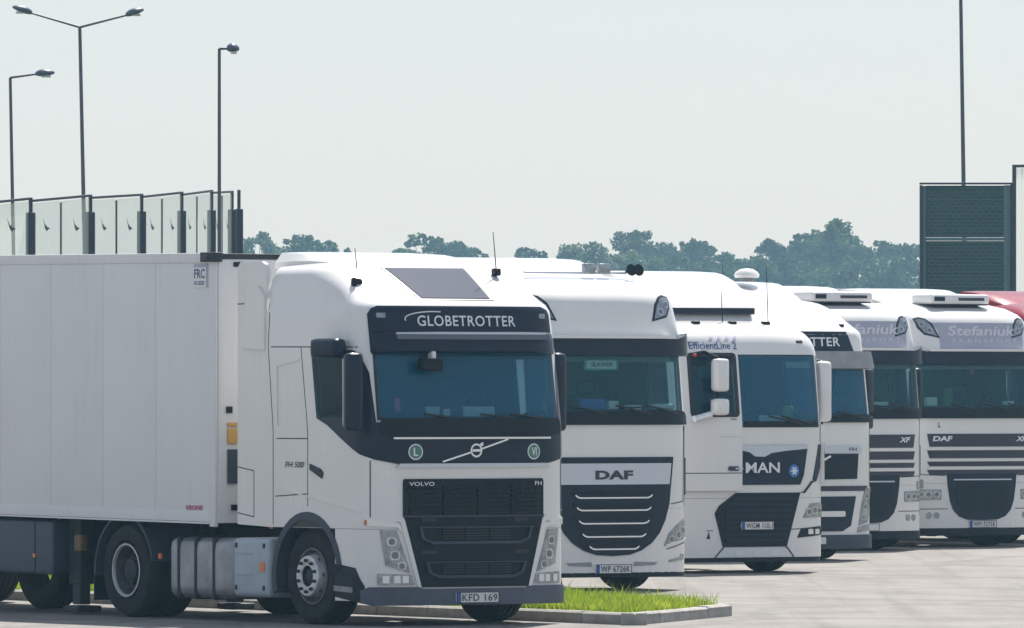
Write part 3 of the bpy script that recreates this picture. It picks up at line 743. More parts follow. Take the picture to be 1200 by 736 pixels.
def daf_106(px, sc):
    t, S, low = daf_base(px, sc, WHITE, mirrors=False)
    for a, b in (((-1.25, 1.99), (-1.25, 1.10)), ((1.19, 1.99), (1.16, 1.08)), ((1.16, 1.08), (.90, 1.05)), ((-1.16, 1.08), (-.90, 1.05)), ((-1.2, .58), (-.82, .50)), ((1.2, .58), (.82, .50))):
        patch('panel_gap', S, line(a, b, .012), SEAM, t, .003, -.004)
    g = [(0, .425), (.25, .44), (.42, .49), (.58, .58), (.70, .70), (.79, .85), (.86, 1.05), (.93, 1.62), (-.93, 1.62), (-.86, 1.05), (-.79, .85), (-.70, .70), (-.58, .58), (-.42, .49), (-.25, .44)]
    gr = patch('grille', S, g, NAVY, t, .014)
    st = patch('name_strip', S, [(-.85, 1.29), (.85, 1.29), (.88, 1.545), (-.88, 1.545)], SILVER, gr, .026, .0)
    text('maker_text', S, 'DAF', -.27, .28, 1.35, 1.46, DARKBLUE, gr, .030, .05, 0, 1.05)
    for z, w in ((1.12, .57), (.97, .55), (.81, .52), (.65, .47), (.50, .37)):
        c = [(-w, z+.045), (-w+.02, z+.02), (-w+.07, z), (w-.07, z), (w-.02, z+.02), (w, z+.045), (w-.015, z+.05), (w-.04, z+.03), (w-.08, z+.018), (-w+.08, z+.018), (-w+.04, z+.03), (-w+.015, z+.05)]
        patch('grille_bar', S, c, CHROME, gr, .045, .0)
    for z in (1.19, 1.16, 1.05, 1.01, .90, .86, .745, .70, .59, .55):
        w = .60 if z > 1.1 else (.58 if z > .8 else .46)
        patch('grille_slat', S, rect(-w, w, z, z+.016), BLACK, gr, .028, .0)
    for sg in (-1, 1):
        f = (lambda p: p) if sg > 0 else mir
        h = headlamp(t, S, f([(.78, .545), (1.02, .58), (1.20, .64), (1.25, .86), (1.18, .87), (1.0, .79), (.86, .69)]), [(sg*.90, .62, .05), (sg*1.03, .67, .055), (sg*1.15, .73, .05)])
        patch('day_light', S, f([(.80, .535), (1.22, .615), (1.22, .635), (.80, .56)]), LENS, h, .022, .0)
        fg = patch('fog_light', S, f([(.86, .34), (1.15, .37), (1.18, .44), (1.10, .44), (1.06, .40), (.86, .37)]), LAMPBODY, t, .01)
        patch('bumper_slot', S, f([(.30, .30), (.62, .31), (.68, .345), (.32, .355)]), MIDGREY, t, .006)
    plate(t, S, 'WP 6726K', .27, 0, .03)
    patch('bumper_underlip', S, rect(-1.30, 1.30, .17, .225), BLACK, t, .0, -.08)
    # roof rail with horns and work lamps
    box('roof_rail', (-.95, .1, 3.86), (.05, 1.5, .03), SILVER, t, .01)
    for y in (.30, .52): box('work_lamp', (-.95, y, 3.91), (.09, .16, .13), LAMPBODY, t, .02)
    for y in (.86, .97):
        bm = bmesh.new(); bm_lathe(bm, [(.02, 0), (.03, .05), (.07, .10), (.075, .11), (.001, .105)], 14, 'Z')
        me = bpy.data.meshes.new('air_horn'); bm.to_mesh(me); bm.free()
        h = link('air_horn', me, BLACK, t, 40); h.location = (-.95, y, 3.88); h.rotation_euler = (0, R(80), 0)
    # things behind the glass
    p = Plane((-.22, 0, 0), (0, 1, 0))
    sg = patch('name_sign', p, rect(-.24, .20, 2.69, 2.79, .01), PAPER, t, .01, 0, flat=True)
    text('name_sign_text', p, 'SŁAWEK', -.17, .15, 2.715, 2.765, INK, sg, .013, .01)
    patch('sign_frame', p, rect(-.27, .23, 2.67, 2.81, .02), mat('teal_frame', (.10, .32, .34), .5), sg, .006, -.01, flat=True)
    box('dash_box', (-.30, -.1, 2.26), (.10, .34, .12), BLUEB, t, .01)
    box('dash_papers', (-.30, .20, 2.25), (.08, .14, .10), PAPER, t, .01)
    for y, w in ((-.72, .34), (.45, .22)):
        for z in (2.24, 2.20): box('dash_papers', (-.22, y, z), (.05, w, .02), PAPER, t, .004)
    box('dash_cloth', (-.30, .92, 2.23), (.16, .30, .07), PAPER, t, .03)
    box('curtain', (-.30, 0, 2.82), (.04, 2.1, .10), CURT, t, .015)
    return t

def daf_105(px, sc, col=WHITE, sign=True, ac=True, platetxt='WPI 7275K', kit='green'):
    t, S, low = daf_base(px, sc, col)
    for z0, z1 in ((1.57, 1.77), (1.39, 1.51), (1.265, 1.335), (1.13, 1.205)):
        e = 1.02
        patch('grille_stripe', S, [(-e+.04, z0), (e-.04, z0), (e, z1), (-e, z1)], DARKBLUE, t, .010)
    for z0, z1 in ((1.51, 1.57), (1.335, 1.39), (1.205, 1.265)):
        patch('grille_rail', S, rect(-1.0, 1.0, z0+.008, z1-.008), col, t, .028)
    text('maker_text', S, 'DAF', -.93, -.58, 1.655, 1.735, WHITEINK, t, .016, .04, .1)
    text('model_text', S, 'XF', .66, .90, 1.65, 1.73, WHITEINK, t, .016, .04, .3)
    text('small_badge', S, 'L', -.83, -.79, 1.87, 1.95, GREYPL, t, .006, .02)
    g = [(0, .42), (.30, .43), (.45, .48), (.56, .58), (.62, .72), (.66, .95), (.68, 1.15), (-.68, 1.15), (-.66, .95), (-.62, .72), (-.56, .58), (-.45, .48), (-.30, .43)]
    gr = patch('grille', S, g, NAVY, t, .012)
    patch('grille_bar', S, rect(-.56, .56, 1.045, 1.065), SILVER, gr, .03, 0)
    for k in range(9):
        z = .56+k*.052; w = .50 if z > .65 else .42
        patch('grille_slat', S, rect(-w, w, z, z+.02), BLACK, gr, .03, 0)
    for sg in (-1, 1):
        f = (lambda p: p) if sg > 0 else mir
        headlamp(t, S, f([(.78, .745), (1.16, .745), (1.20, .88), (1.16, .91), (.78, .90)]), [(sg*.86, .825, .06), (sg*1.0, .825, .06), (sg*1.11, .825, .05)])
        patch('panel_gap', S, f(line((.66, .60), (1.30, .60), .012)), SEAM, t, .003, -.004)
        patch('panel_gap', S, f(line((.70, 1.12), (1.30, 1.14), .012)), SEAM, t, .003, -.004)
        for q in (.86, .99): patch('fog_light', S, disc(sg*q, .50, .05), LAMPBODY, t, .008)
        patch('corner_slot', S, f(rect(1.08, 1.14, .92, 1.06, .02)), MIDGREY, t, .008)
    plate(t, S, platetxt, .36, 0, .03)
    patch('bumper_underlip', S, rect(-1.30, 1.30, .18, .30), BLACK, t, .006, -.08)
    if sign:
        sp = patch('company_sign', S, [(-.72, 3.10), (.92, 3.10), (1.0, 3.50), (-.80, 3.50), (-.70, 3.36)], PURPLE, t, .006)
        text('company_text', S, 'Stefaniuk', -.55, .80, 3.30, 3.455, PALELET, sp, .010, .02, .25)
        text('company_subtext', S, 'TRANSPORT', -.50, .80, 3.19, 3.245, PALELET, sp, .010, .0, 0, 1.5)
    if ac:
        a = box('air_conditioner', (-.85, .02, 3.875), (.55, 1.15, .16), WHITE, t, .06)
        box('cooler_badge', (-.57, -.40, 3.88), (.012, .20, .07), NAVY, a, .003)
        box('cooler_vent', (-.57, .22, 3.875), (.012, .5, .045), DARKBLUE, a, .003)
        box('cooler_base', (-.85, .02, 3.80), (.5, 1.1, .04), INK, a, .01)
    if kit == 'green':
        box('driver_vest', (-1.15, -.35, 2.45), (.10, .42, .55), GREENC, t, .05)
        box('dash_papers', (-.30, .5, 2.24), (.08, .3, .06), PAPER, t, .01)
    else:
        box('dash_papers', (-.30, -.78, 2.27), (.10, .20, .14), PAPER, t, .02)
        box('driver_vest', (-1.1, .15, 2.35), (.10, .16, .30), GREENC, t, .04)
        box('dash_papers', (-.32, .75, 2.25), (.06, .2, .06), PAPER, t, .01)
        box('paper_note', (-.3, .02, 2.74), (.02, .06, .10), PINKINK, t)
    box('curtain', (-.30, 0, 2.81), (.04, 2.1, .07), CURT, t, .015)
    return t

def volvo_old(px, sc):
    t = empty('semi_truck', pose(px, sc), RZ)
    S = Surf(VOLP, 3.2)
    ws = (1.10, 2.10, 2.76); win = (1.34, 2.04, 2.14, 2.72)
    body, low = cab_common(t, S, 3.3, ws, win, VOLT, WHITE)
    screen(t, S, ws); sidewin(t, S, win, -1); sidewin(t, S, win, 1)
    patch('wiper_cowl', S, rect(-1.2, 1.2, 1.98, 2.09, .03), BLACK, t, .03)
    wipers(t, S, 2.05, (-.1, .55, 1.0), .5, .08)
    patch('sign_panel', S, [(-1.12, 3.0), (.93, 3.0), (.82, 3.28), (-.98, 3.28)], NAVY, t, .006)
    text('sign_text', S, 'GLOBETROTTER', -1.05, .66, 3.07, 3.20, WHITEINK, t, .014, .02, 0, 1.08)
    patch('sun_visor', S, [(-1.22, 2.74), (1.22, 2.74), (1.16, 2.98), (-1.16, 2.98)], MIDGREY, t, .14, .02)
    up = patch('upper_grille', S, [(-.86, 1.15), (.86, 1.17), (.89, 1.53), (-.89, 1.53)], NAVY, t, .014)
    for k in range(6): patch('grille_slat', S, rect(-.83, .83, 1.19+k*.056, 1.212+k*.056), BLACK, up, .03, 0)
    patch('silver_lip', S, rect(-.95, .95, 1.54, 1.65, .01), SILVER, t, .02)
    patch('diagonal_bar', S, line((-.3, 1.2), (.35, 1.5), .03), CHROME, t, .034)
    text('model_text', S, 'FH', .70, .84, 1.57, 1.62, GREYPL, t, .024, .01)
    patch('gap_strip', S, rect(-1.1, 1.1, 1.0, 1.07), DARKBLUE, t, .012)
    lg = patch('lower_grille', S, [(-.62, .42), (.58, .42), (.74, .50), (.84, .92), (-.84, .92), (-.74, .50)], NAVY, t, .012)
    for sg in (-1, 1):
        patch('grille_rail', S, rect(sg*.38-.24, sg*.38+.24, .63, .71, .02), WHITE, lg, .03, 0)
        f = (lambda p: p) if sg > 0 else mir
        headlamp(t, S, f([(.90, .50), (1.12, .55), (1.22, 1.02), (1.05, 1.04), (.97, .80)]), [(sg*1.09, .92, .05), (sg*1.05, .77, .055), (sg*1.0, .62, .045)])
        patch('fog_light', S, f([(.87, .40), (1.20, .43), (1.18, .53), (.89, .48)]), LAMPBODY, t, .012)
        patch('indicator', S, f(rect(1.22, 1.30, .98, 1.05, .01)), ORANGE, t, .014)
        for a, b in (((-2.30, 2.80), (-2.30, 1.10)), ((-1.24, 1.98), (-1.24, 1.05))): patch('panel_gap', S, mir(f(line((a[0], a[1]), (b[0], b[1]), .012)))[::1], SEAM, t, .002, -.004)
        mirror(t, (-.46, sg*1.37, 2.44), (.16, .16, .64), GREYPL, R(12*sg), [[(-.46, sg*1.22, 2.76), (-.46, sg*1.37, 2.74)], [(-.46, sg*1.22, 2.14), (-.46, sg*1.37, 2.13)]])
        mirror(t, (-.46, sg*1.36, 1.98), (.15, .15, .20), GREYPL, 0, None)
        box('fuel_tank', (-3.3, sg*.95, .60), (1.5, .56, .60), ALU, t, .12)
    patch('bumper', S, [(-1.34, .17), (1.34, .17), (1.34, .37), (-1.34, .37)], GREYPL, t, .03, -.02)
    plate(t, S, '', .29, 0, .05)
    fairing(t, -2.06, -2.6, 1.235, 1.0, 3.66, WHITE)
    spoiler(t, [(-1.25, 3.73), (-1.5, 3.84), (-1.75, 3.94), (-2.05, 4.0), (-2.3, 4.02)], .80, 1.08, WHITE)
    b = box('roof_beacon_base', (-1.9, .25, 4.05), (.16, .16, .06), MIDGREY, t, .02)
    bm = bmesh.new(); bm_lathe(bm, [(.17, 0), (.19, .04), (.16, .09), (.09, .13), (.001, .14)], 18, 'Z', (-1.9, .25, 4.07))
    bmobj('roof_beacon', bm, WHITE, b, 50)
    tube('antenna', [(-1.05, -.75, 3.6), (-1.08, -.76, 4.25)], .008, BLACK, t, 6, .004)
    box('roof_marker_lamp', (-.42, .86, 3.37), (.08, .06, .05), BLACK, t, .015)
    return t

MANP = [(0, 0, 1.25, .38, -2.1), (2.0, 0, 1.25, .38, -2.1), (2.85, -.10, 1.25, .38, -2.1), (3.02, -.13, 1.23, .38, -2.1), (3.12, -.18, 1.20, .38, -2.1), (3.2, -.26, 1.15, .38, -2.1), (3.28, -.42, 1.08, .36, -2.1),
        (3.34, -.65, .98, .34, -2.1), (3.38, -1.0, .8, .3, -2.1), (3.395, -1.4, .5, .2, -2.1)]
MANT = [2.95, 3.02, 3.07, 3.12, 3.16, 3.2, 3.24, 3.28, 3.31, 3.34, 3.36, 3.38, 3.39, 3.395]

def man_truck(px, sc):
    t = empty('semi_truck', pose(px, sc), RZ)
    S = Surf(MANP, 3.2)
    ws = (1.08, 1.97, 2.88); win = (1.34, 2.02, 2.12, 2.82)
    body, low = cab_common(t, S, 3.1, ws, win, MANT, WHITE, zlow=.21, zsc=3.0)
    screen(t, S, ws); sidewin(t, S, win, -1); sidewin(t, S, win, 1)
    wipers(t, S, 1.99, (.75, .95), .55, .10)
    patch('wiper_cowl', S, rect(-.2, 1.06, 1.95, 2.02, .02), BLACK, t, .02)
    # the white door leaf that covers the left half of the nose
    hq = (-1.00, -.345, 2.105, 2.885)
    dr = patch('open_door', S, [(-1.22, 1.10), (-.275, 1.10), (-.275, 2.95), (-1.16, 2.95), (-1.22, 2.7)], WHITE, t, .075, .01, hole=hq)
    patch('door_window', S, rect(hq[0]-.01, hq[1]+.01, hq[2]-.01, hq[3]+.01), SIDEGL, dr, .066, .060)
    fr = rect(hq[0]-.035, hq[1]+.035, hq[2]-.035, hq[3]+.035, .05)
    patch('window_seal', S, fr, INK, dr, .080, .07, hole=(hq[0]+.012, hq[1]-.012, hq[2]+.012, hq[3]-.012))
    patch('door_blind', S, rect(hq[0]+.02, hq[1]-.02, 2.76, hq[3]), BLACK, dr, .056, .050)
    patch('panel_gap', S, line((-1.2, 1.335), (-.28, 1.335), .012), SEAM, dr, .077, .07)
    patch('panel_gap', S, line((-.62, 1.82), (-.28, 1.82), .010), SILVER, dr, .080, .07)
    patch('door_handle', S, rect(-.50, -.34, 1.365, 1.425, .02), GREYPL, dr, .10, .07)
    patch('handle_grip', S, rect(-.40, -.28, 1.385, 1.405), SILVER, dr, .105, .07)
    text('model_text', S, 'EfficientLine 2', -.97, -.24, 2.975, 3.07, BLUEINK, t, .022, .012)
    for k in range(4):
        q = -.66+k*.125
        patch('leaf_mark', S, [(q, 3.085), (q+.055, 3.085), (q+.105, 3.15), (q+.07, 3.16)], mat('leaf_print', (.50, .51, .63), .45), t, .012, -.01, rz=.02)
    text('door_badge', S, 'TGX', -.47, -.36, 2.03, 2.055, GREYPL, dr, .080, .02)
    # white mirrors
    for q, z, w, h in ((-.70, 2.635, .22, .44), (-.735, 2.215, .23, .22)):
        p, n = S.pn(q, z)
        m_ = box('mirror', (p.x+.26, p.y, z), (.16, w, h), WHITE, t, .06, Matrix.Rotation(R(4), 3, 'Z'))
        box('mirror_glass', (p.x+.175, p.y, z), (.01, w*.8, h*.85), LENS, m_, .003)
    p, n = S.pn(-.95, 2.90)
    tube('mirror_arm', [p+n*.05, p+n*.22+Vector((0, .12, 0)), Vector((p.x+.26, p.y+.25, 2.86))], .026, BLACK, t, 8)
    p, n = S.pn(-.80, 2.40)
    tube('mirror_arm', [Vector((p.x+.24, p.y+.05, 2.30)), Vector((p.x+.24, p.y+.05, 2.50))], .02, BLACK, t, 8)
    p, n = S.pn(-1.0, 2.04)
    tube('mirror_arm', [p+n*.05, p+n*.14, Vector((p.x+.2, p.y+.18, 2.12))], .05, CHROME, t, 10)
    box('red_marker', (p.x+.10, p.y-.02, 2.90), (.04, .04, .04), REDL, t, .01)
    mirror(t, (-.42, 1.40, 2.42), (.18, .24, .82), WHITE, R(10), [[(-.45, 1.22, 2.84), (-.42, 1.40, 2.82)], [(-.45, 1.22, 2.0), (-.42, 1.40, 2.0)]])
    # badge panel: dark with a silver brow
    bp = patch('badge_panel', S, [(-.275, 1.175), (.735, 1.175), (.80, 1.30), (.875, 1.70), (-.275, 1.70)], NAVY, t, .014)
    patch('silver_brow', S, [(-.27, 1.70), (-.27, 1.64), (-.12, 1.61), (-.03, 1.555), (.13, 1.55), (.24, 1.60), (.5, 1.63), (.86, 1.655), (.875, 1.70)], SILVER, bp, .026, 0)
    text('maker_text', S, 'MAN', -.19, .37, 1.335, 1.475, WHITEINK, bp, .03, .02, 0, 1.0)
    bd = patch('round_badge', S, disc(.62, 1.36, .085), mat('blue_badge', (.03, .18, .5), .35), bp, .022, .0)
    for a in (0, 60, 120): patch('badge_spoke', S, line((.62-.055*math.cos(R(a)), 1.36-.055*math.sin(R(a))), (.62+.055*math.cos(R(a)), 1.36+.055*math.sin(R(a))), .022), WHITEINK, bp, .026, .02)
    # lower grille with clipped corner
    gr = patch('grille', S, [(-.54, .35), (.50, .35), (.735, 1.07), (-.335, 1.07), (-.60, .90), (-.665, .80)], BLACK, t, .014)
    for k in range(8):
        z = .42+k*.08; 
        patch('grille_slat', S, rect(-.50+max(0, (z-.85)*.9), .46+(z-.35)*.26, z, z+.03), NAVY, gr, .03, 0)
    plate(t, S, 'WGM 1UL1', .634, 0, .045)
    patch('bumper_insert', S, [(-.66, .215), (.62, .215), (.52, .33), (-.53, .33)], SILVER, t, .012)
    patch('panel_gap', S, line((.62, .215), (.50, .345), .02), SEAM, t, .016, -.004)
    patch('panel_gap', S, line((-.66, .215), (-.53, .345), .015), SEAM, t, .016, -.004)
    patch('panel_gap', S, line((.58, .58), (1.25, .60), .012), SEAM, t, .003, -.004)
    for q in (-.28, 0, .28): patch('bumper_notch', S, rect(q-.06, q+.06, .24, .30), WHITE, t, .018, 0)
    patch('panel_gap', S, [(.735, 1.07), (.80, 1.08), (.95, 1.22), (1.05, 1.24), (1.05, 1.22), (.97, 1.20), (.82, 1.06)], NAVY, t, .012)
    patch('dark_flank', S, [(.98, 1.24), (1.06, 1.22), (1.16, 1.40), (1.19, 1.71), (1.12, 1.71)], NAVY, t, .010)
    patch('corner_deflector', S, [(1.17, 1.18), (1.30, 1.18), (1.30, 1.74), (1.21, 1.74)], WHITE, t, .05, 0)
    headlamp(t, S, [(.79, .73), (1.20, .74), (1.24, .90), (1.12, .935), (.93, .92)], [(.90, .81, .055), (1.02, .83, .06), (1.14, .83, .05)])
    fg = patch('fog_light', S, [(.69, .465), (1.20, .50), (1.22, .62), (.76, .59)], BLACK, t, .012)
    for q in (.93, 1.07): patch('fog_reflector', S, rect(q-.05, q+.05, .51, .58, .01), LENS, fg, .018, .0)
    patch('tow_slot', S, [(-.79, .46), (-.735, .46), (-.755, .56)], INK, t, .006)
    patch('panel_gap', S, line((-.79, .57), (-.69, .57), .01), SEAM, t, .004, -.004)
    patch('bumper_underlip', S, rect(-1.30, 1.30, .15, .212), BLACK, t, -.01, -.08)
    patch('panel_gap', S, line((1.19, 2.9), (1.18, 1.75), .014), SEAM, t, .003, -.004)
    # roof: deflector with an open dark mouth, marker lamps, antennas
    spoiler(t, [(-.95, 3.37), (-1.15, 3.55), (-1.4, 3.75), (-1.75, 3.93), (-2.1, 4.02), (-2.35, 4.05)], .80, 1.08, WHITE)
    box('spoiler_mouth', (-1.02, 0, 3.50), (.12, 1.35, .09), NAVY, t, .02)
    for y in (-.95, -.55, .05, .60): box('roof_marker_lamp', (-.62, y, 3.335 if abs(y) < .9 else 3.31), (.09, .10, .05), BLACK, t, .015)
    for y, h in ((-.05, .5), (.70, .75)): tube('antenna', [(-.70, y, 3.35), (-.74, y, 3.35+h)], .008, BLACK, t, 6, .004)
    patch('roof_slot', S, rect(.80, .92, 3.065, 3.10, .01), INK, t, .006)
    fairing(t, -2.11, -2.6, 1.23, 1.0, 3.40, WHITE)
    for sg in (-1, 1): box('fuel_tank', (-3.3, sg*.95, .60), (1.5, .56, .60), ALU, t, .12)
    # visible inside: papers, vest, side light put in as a pale panel
    box('dash_papers', (-.22, .42, 2.06), (.05, .42, .08), PAPER, t, .01)
    box('driver_vest', (-.55, .92, 2.14), (.10, .16, .18), mat('lime_cloth', (.35, .55, .12), .9), t, .05)
    box('side_light_panel', (-1.6, .45, 2.7), (.02, .5, .2), PAPER, t, .01)
    return t

# ------------------------------------------------------------------ semi-trailers
def trailer(t_pose, label, x0=-2.95, ztop=4.0, zbot=1.08, hero=False, col=None, pitch=0.0, hw=1.28, group='semi-trailers behind the parked trucks', L=13.6, m=None):
    m = m or VANSIDE
    e = empty('semi_trailer', t_pose, RZ)
    tag(e, label, 'trailer', group)
    ra = 0.0
    def Y(x, z): return z + (-(x-x0))*math.tan(pitch)
    x1 = x0-L
    def bx(name, xa, xb, y, sy, za, zb, mt, par=None, bev=0.0):
        """a box that follows the trailer's slight pitch"""
        o = box(name, ((xa+xb)/2, y, (za+zb)/2), (abs(xa-xb), sy, zb-za), mt, par or e, bev)
        for v in o.data.vertices: v.co.z += (-(v.co.x-x0))*math.tan(pitch)
        return o
    body = bx('box_body', x0-.02, x1, 0, hw*2-.02, zbot, ztop-.02, m)
    bx('roof', x0, x1, 0, hw*2-.06, ztop-.02, ztop, m)
    if hero:
        # side wall panels, joint by joint
        w = 1.08; xs = x0-.12; k = 0
        while xs > x1+.2:
            for sg in (-1, 1):
                bx('side_panel', xs-.003, max(x1, xs-w)+.003, sg*hw, .014, zbot+.10, ztop-.10, m, None, .002)
            xs -= w
        for sg in (-1, 1):
            bx('top_rail', x0-.0, x1, sg*hw, .035, ztop-.10, ztop+.005, m, None, .01)
            bx('bottom_rail', x0-.10, x1, sg*hw, .035, zbot-.01, zbot+.10, m, None, .008)
            bx('rail_lip', x0-.10, x1, sg*(hw+.015), .02, zbot-.03, zbot-.012, SILVER)
            bx('corner_post', x0-.11, x0+.005, sg*hw, .04, zbot-.06, ztop+.004, m, None, .012)
            bx('post_gap', x0-.122, x0-.112, sg*(hw+.003), .01, zbot, ztop-.1, SEAM)
        bx('front_wall', x0-.01, x0+.02, 0, hw*2-.03, zbot-.02, ztop-.06, m, None, .01)
        bx('front_top_rail', x0, x0+.03, 0, hw*2-.05, ztop-.055, ztop-.002, STEEL, None, .008)
        b = bx('corner_lamp_bracket', x0-.22, x0+.08, -hw-.02, .10, ztop-.09, ztop+.012, STEEL, None, .015)
        bx('corner_lamp', x0-.19, x0-.06, -hw-.075, .02, ztop-.075, ztop-.02, GREYPL, b, .005)
        bx('marker_lamp', x0+.02, x0+.04, -1.02, .13, ztop-.14, ztop-.09, BLACK, None, .01)
        for y, za, zb, mt in ((-1.10, 1.86, 2.02, YELLOW), (-1.10, 2.04, 2.08, YELLOW), (-1.14, 2.18, 2.25, BLACK), (-1.10, 1.44, 1.80, GREYPL), (-1.08, 1.16, 1.22, BLACK)):
            bx('wall_fitting', x0+.02, x0+.045, y, .12 if mt is not BLACK else .07, za, zb, mt, None, .006)
        P = Plane((0, -hw-.007, 0), (1, 0, 0))
        s = patch('class_sticker', P, rect(-3.40, -3.12, 3.50, 3.75), PURPLE, e, .006, 0, flat=True)
        patch('sticker_field', P, rect(-3.40, -3.155, 3.50, 3.71), PLATEW, s, .008, 0, flat=True)
        text('sticker_text', P, 'FRC', -3.385, -3.175, 3.595, 3.695, BLUEINK, s, .010, .02)
        text('sticker_date', P, '10-2020', -3.385, -3.185, 3.525, 3.57, BLUEINK, s, .010, .015)
        text('maker_sticker', P, 'KRONE', -3.55, -3.22, 1.16, 1.21, PINKINK, e, .010, .03)
        # underside
        bx('underrun_rail', -7.95, -11.2, -1.1, .04, .62, .72, ALU)
        pb = bx('pallet_box', -6.36, -7.90, -1.0, .50, .40, .98, mat('box_slate', (.05, .065, .10), .5, 0, .2, 3), None, .03)
        bx('lid_edge', -6.72, -6.735, -1.252, .01, .42, .96, INK, pb)
        bx('side_marker', -6.76, -6.71, -1.256, .012, .58, .62, ORANGE, pb)
        wheel(e, -8.5, 0, 'front', -1, .5, False)
        for y in (-.98, .98):
            lg = bx('landing_leg', -6.08, -6.32, y, .18, .30, 1.02, STEEL, None, .02)
            bx('leg_inner', -6.12, -6.28, y, .13, .08, .32, STEEL, lg, .01)
            bx('leg_foot', -6.02, -6.34, y, .30, .0, .07, STEEL, lg, .02)
            bx('leg_gearbox', -5.98, -6.12, y-.10, .10, .66, .84, mat('ochre_bracket', (.22, .15, .07), .7, 0, .3, 8) if y < 0 else STEEL, lg, .03)
        bx('air_tank', -6.0, -7.2, 0, 1.4, .42, 1.0, STEEL, None, .06)
    for y in (-.5, .5): bx('trailer_rail', x0-1.2, x1+.1, y, .10, zbot-.30, zbot-.005, STEEL, None, .01)
    for k in range(6): bx('cross_member', x0-1.5-k*1.9, x0-1.58-k*1.9, 0, 2.3, zbot-.14, zbot-.02, STEEL)
    for k in range(3):
        xa = x0-8.6-k*1.31
        for y in (-1.04, 1.04): wheel(e, xa, y, 'front', -1 if y < 0 else 1, .5, hero)
    if not hero:
        for sg in (-1, 1):
            bx('top_rail', x0, x1, sg*hw, .03, ztop-.10, ztop+.004, ALU, None, .008)
            bx('landing_leg', -5.46, -5.60, sg*.75, .15, .03, zbot-.05, STEEL, None, .02)
        bx('front_top_rail', x0, x0+.03, 0, hw*2-.05, ztop-.08, ztop-.004, ALU, None, .008)
    return e

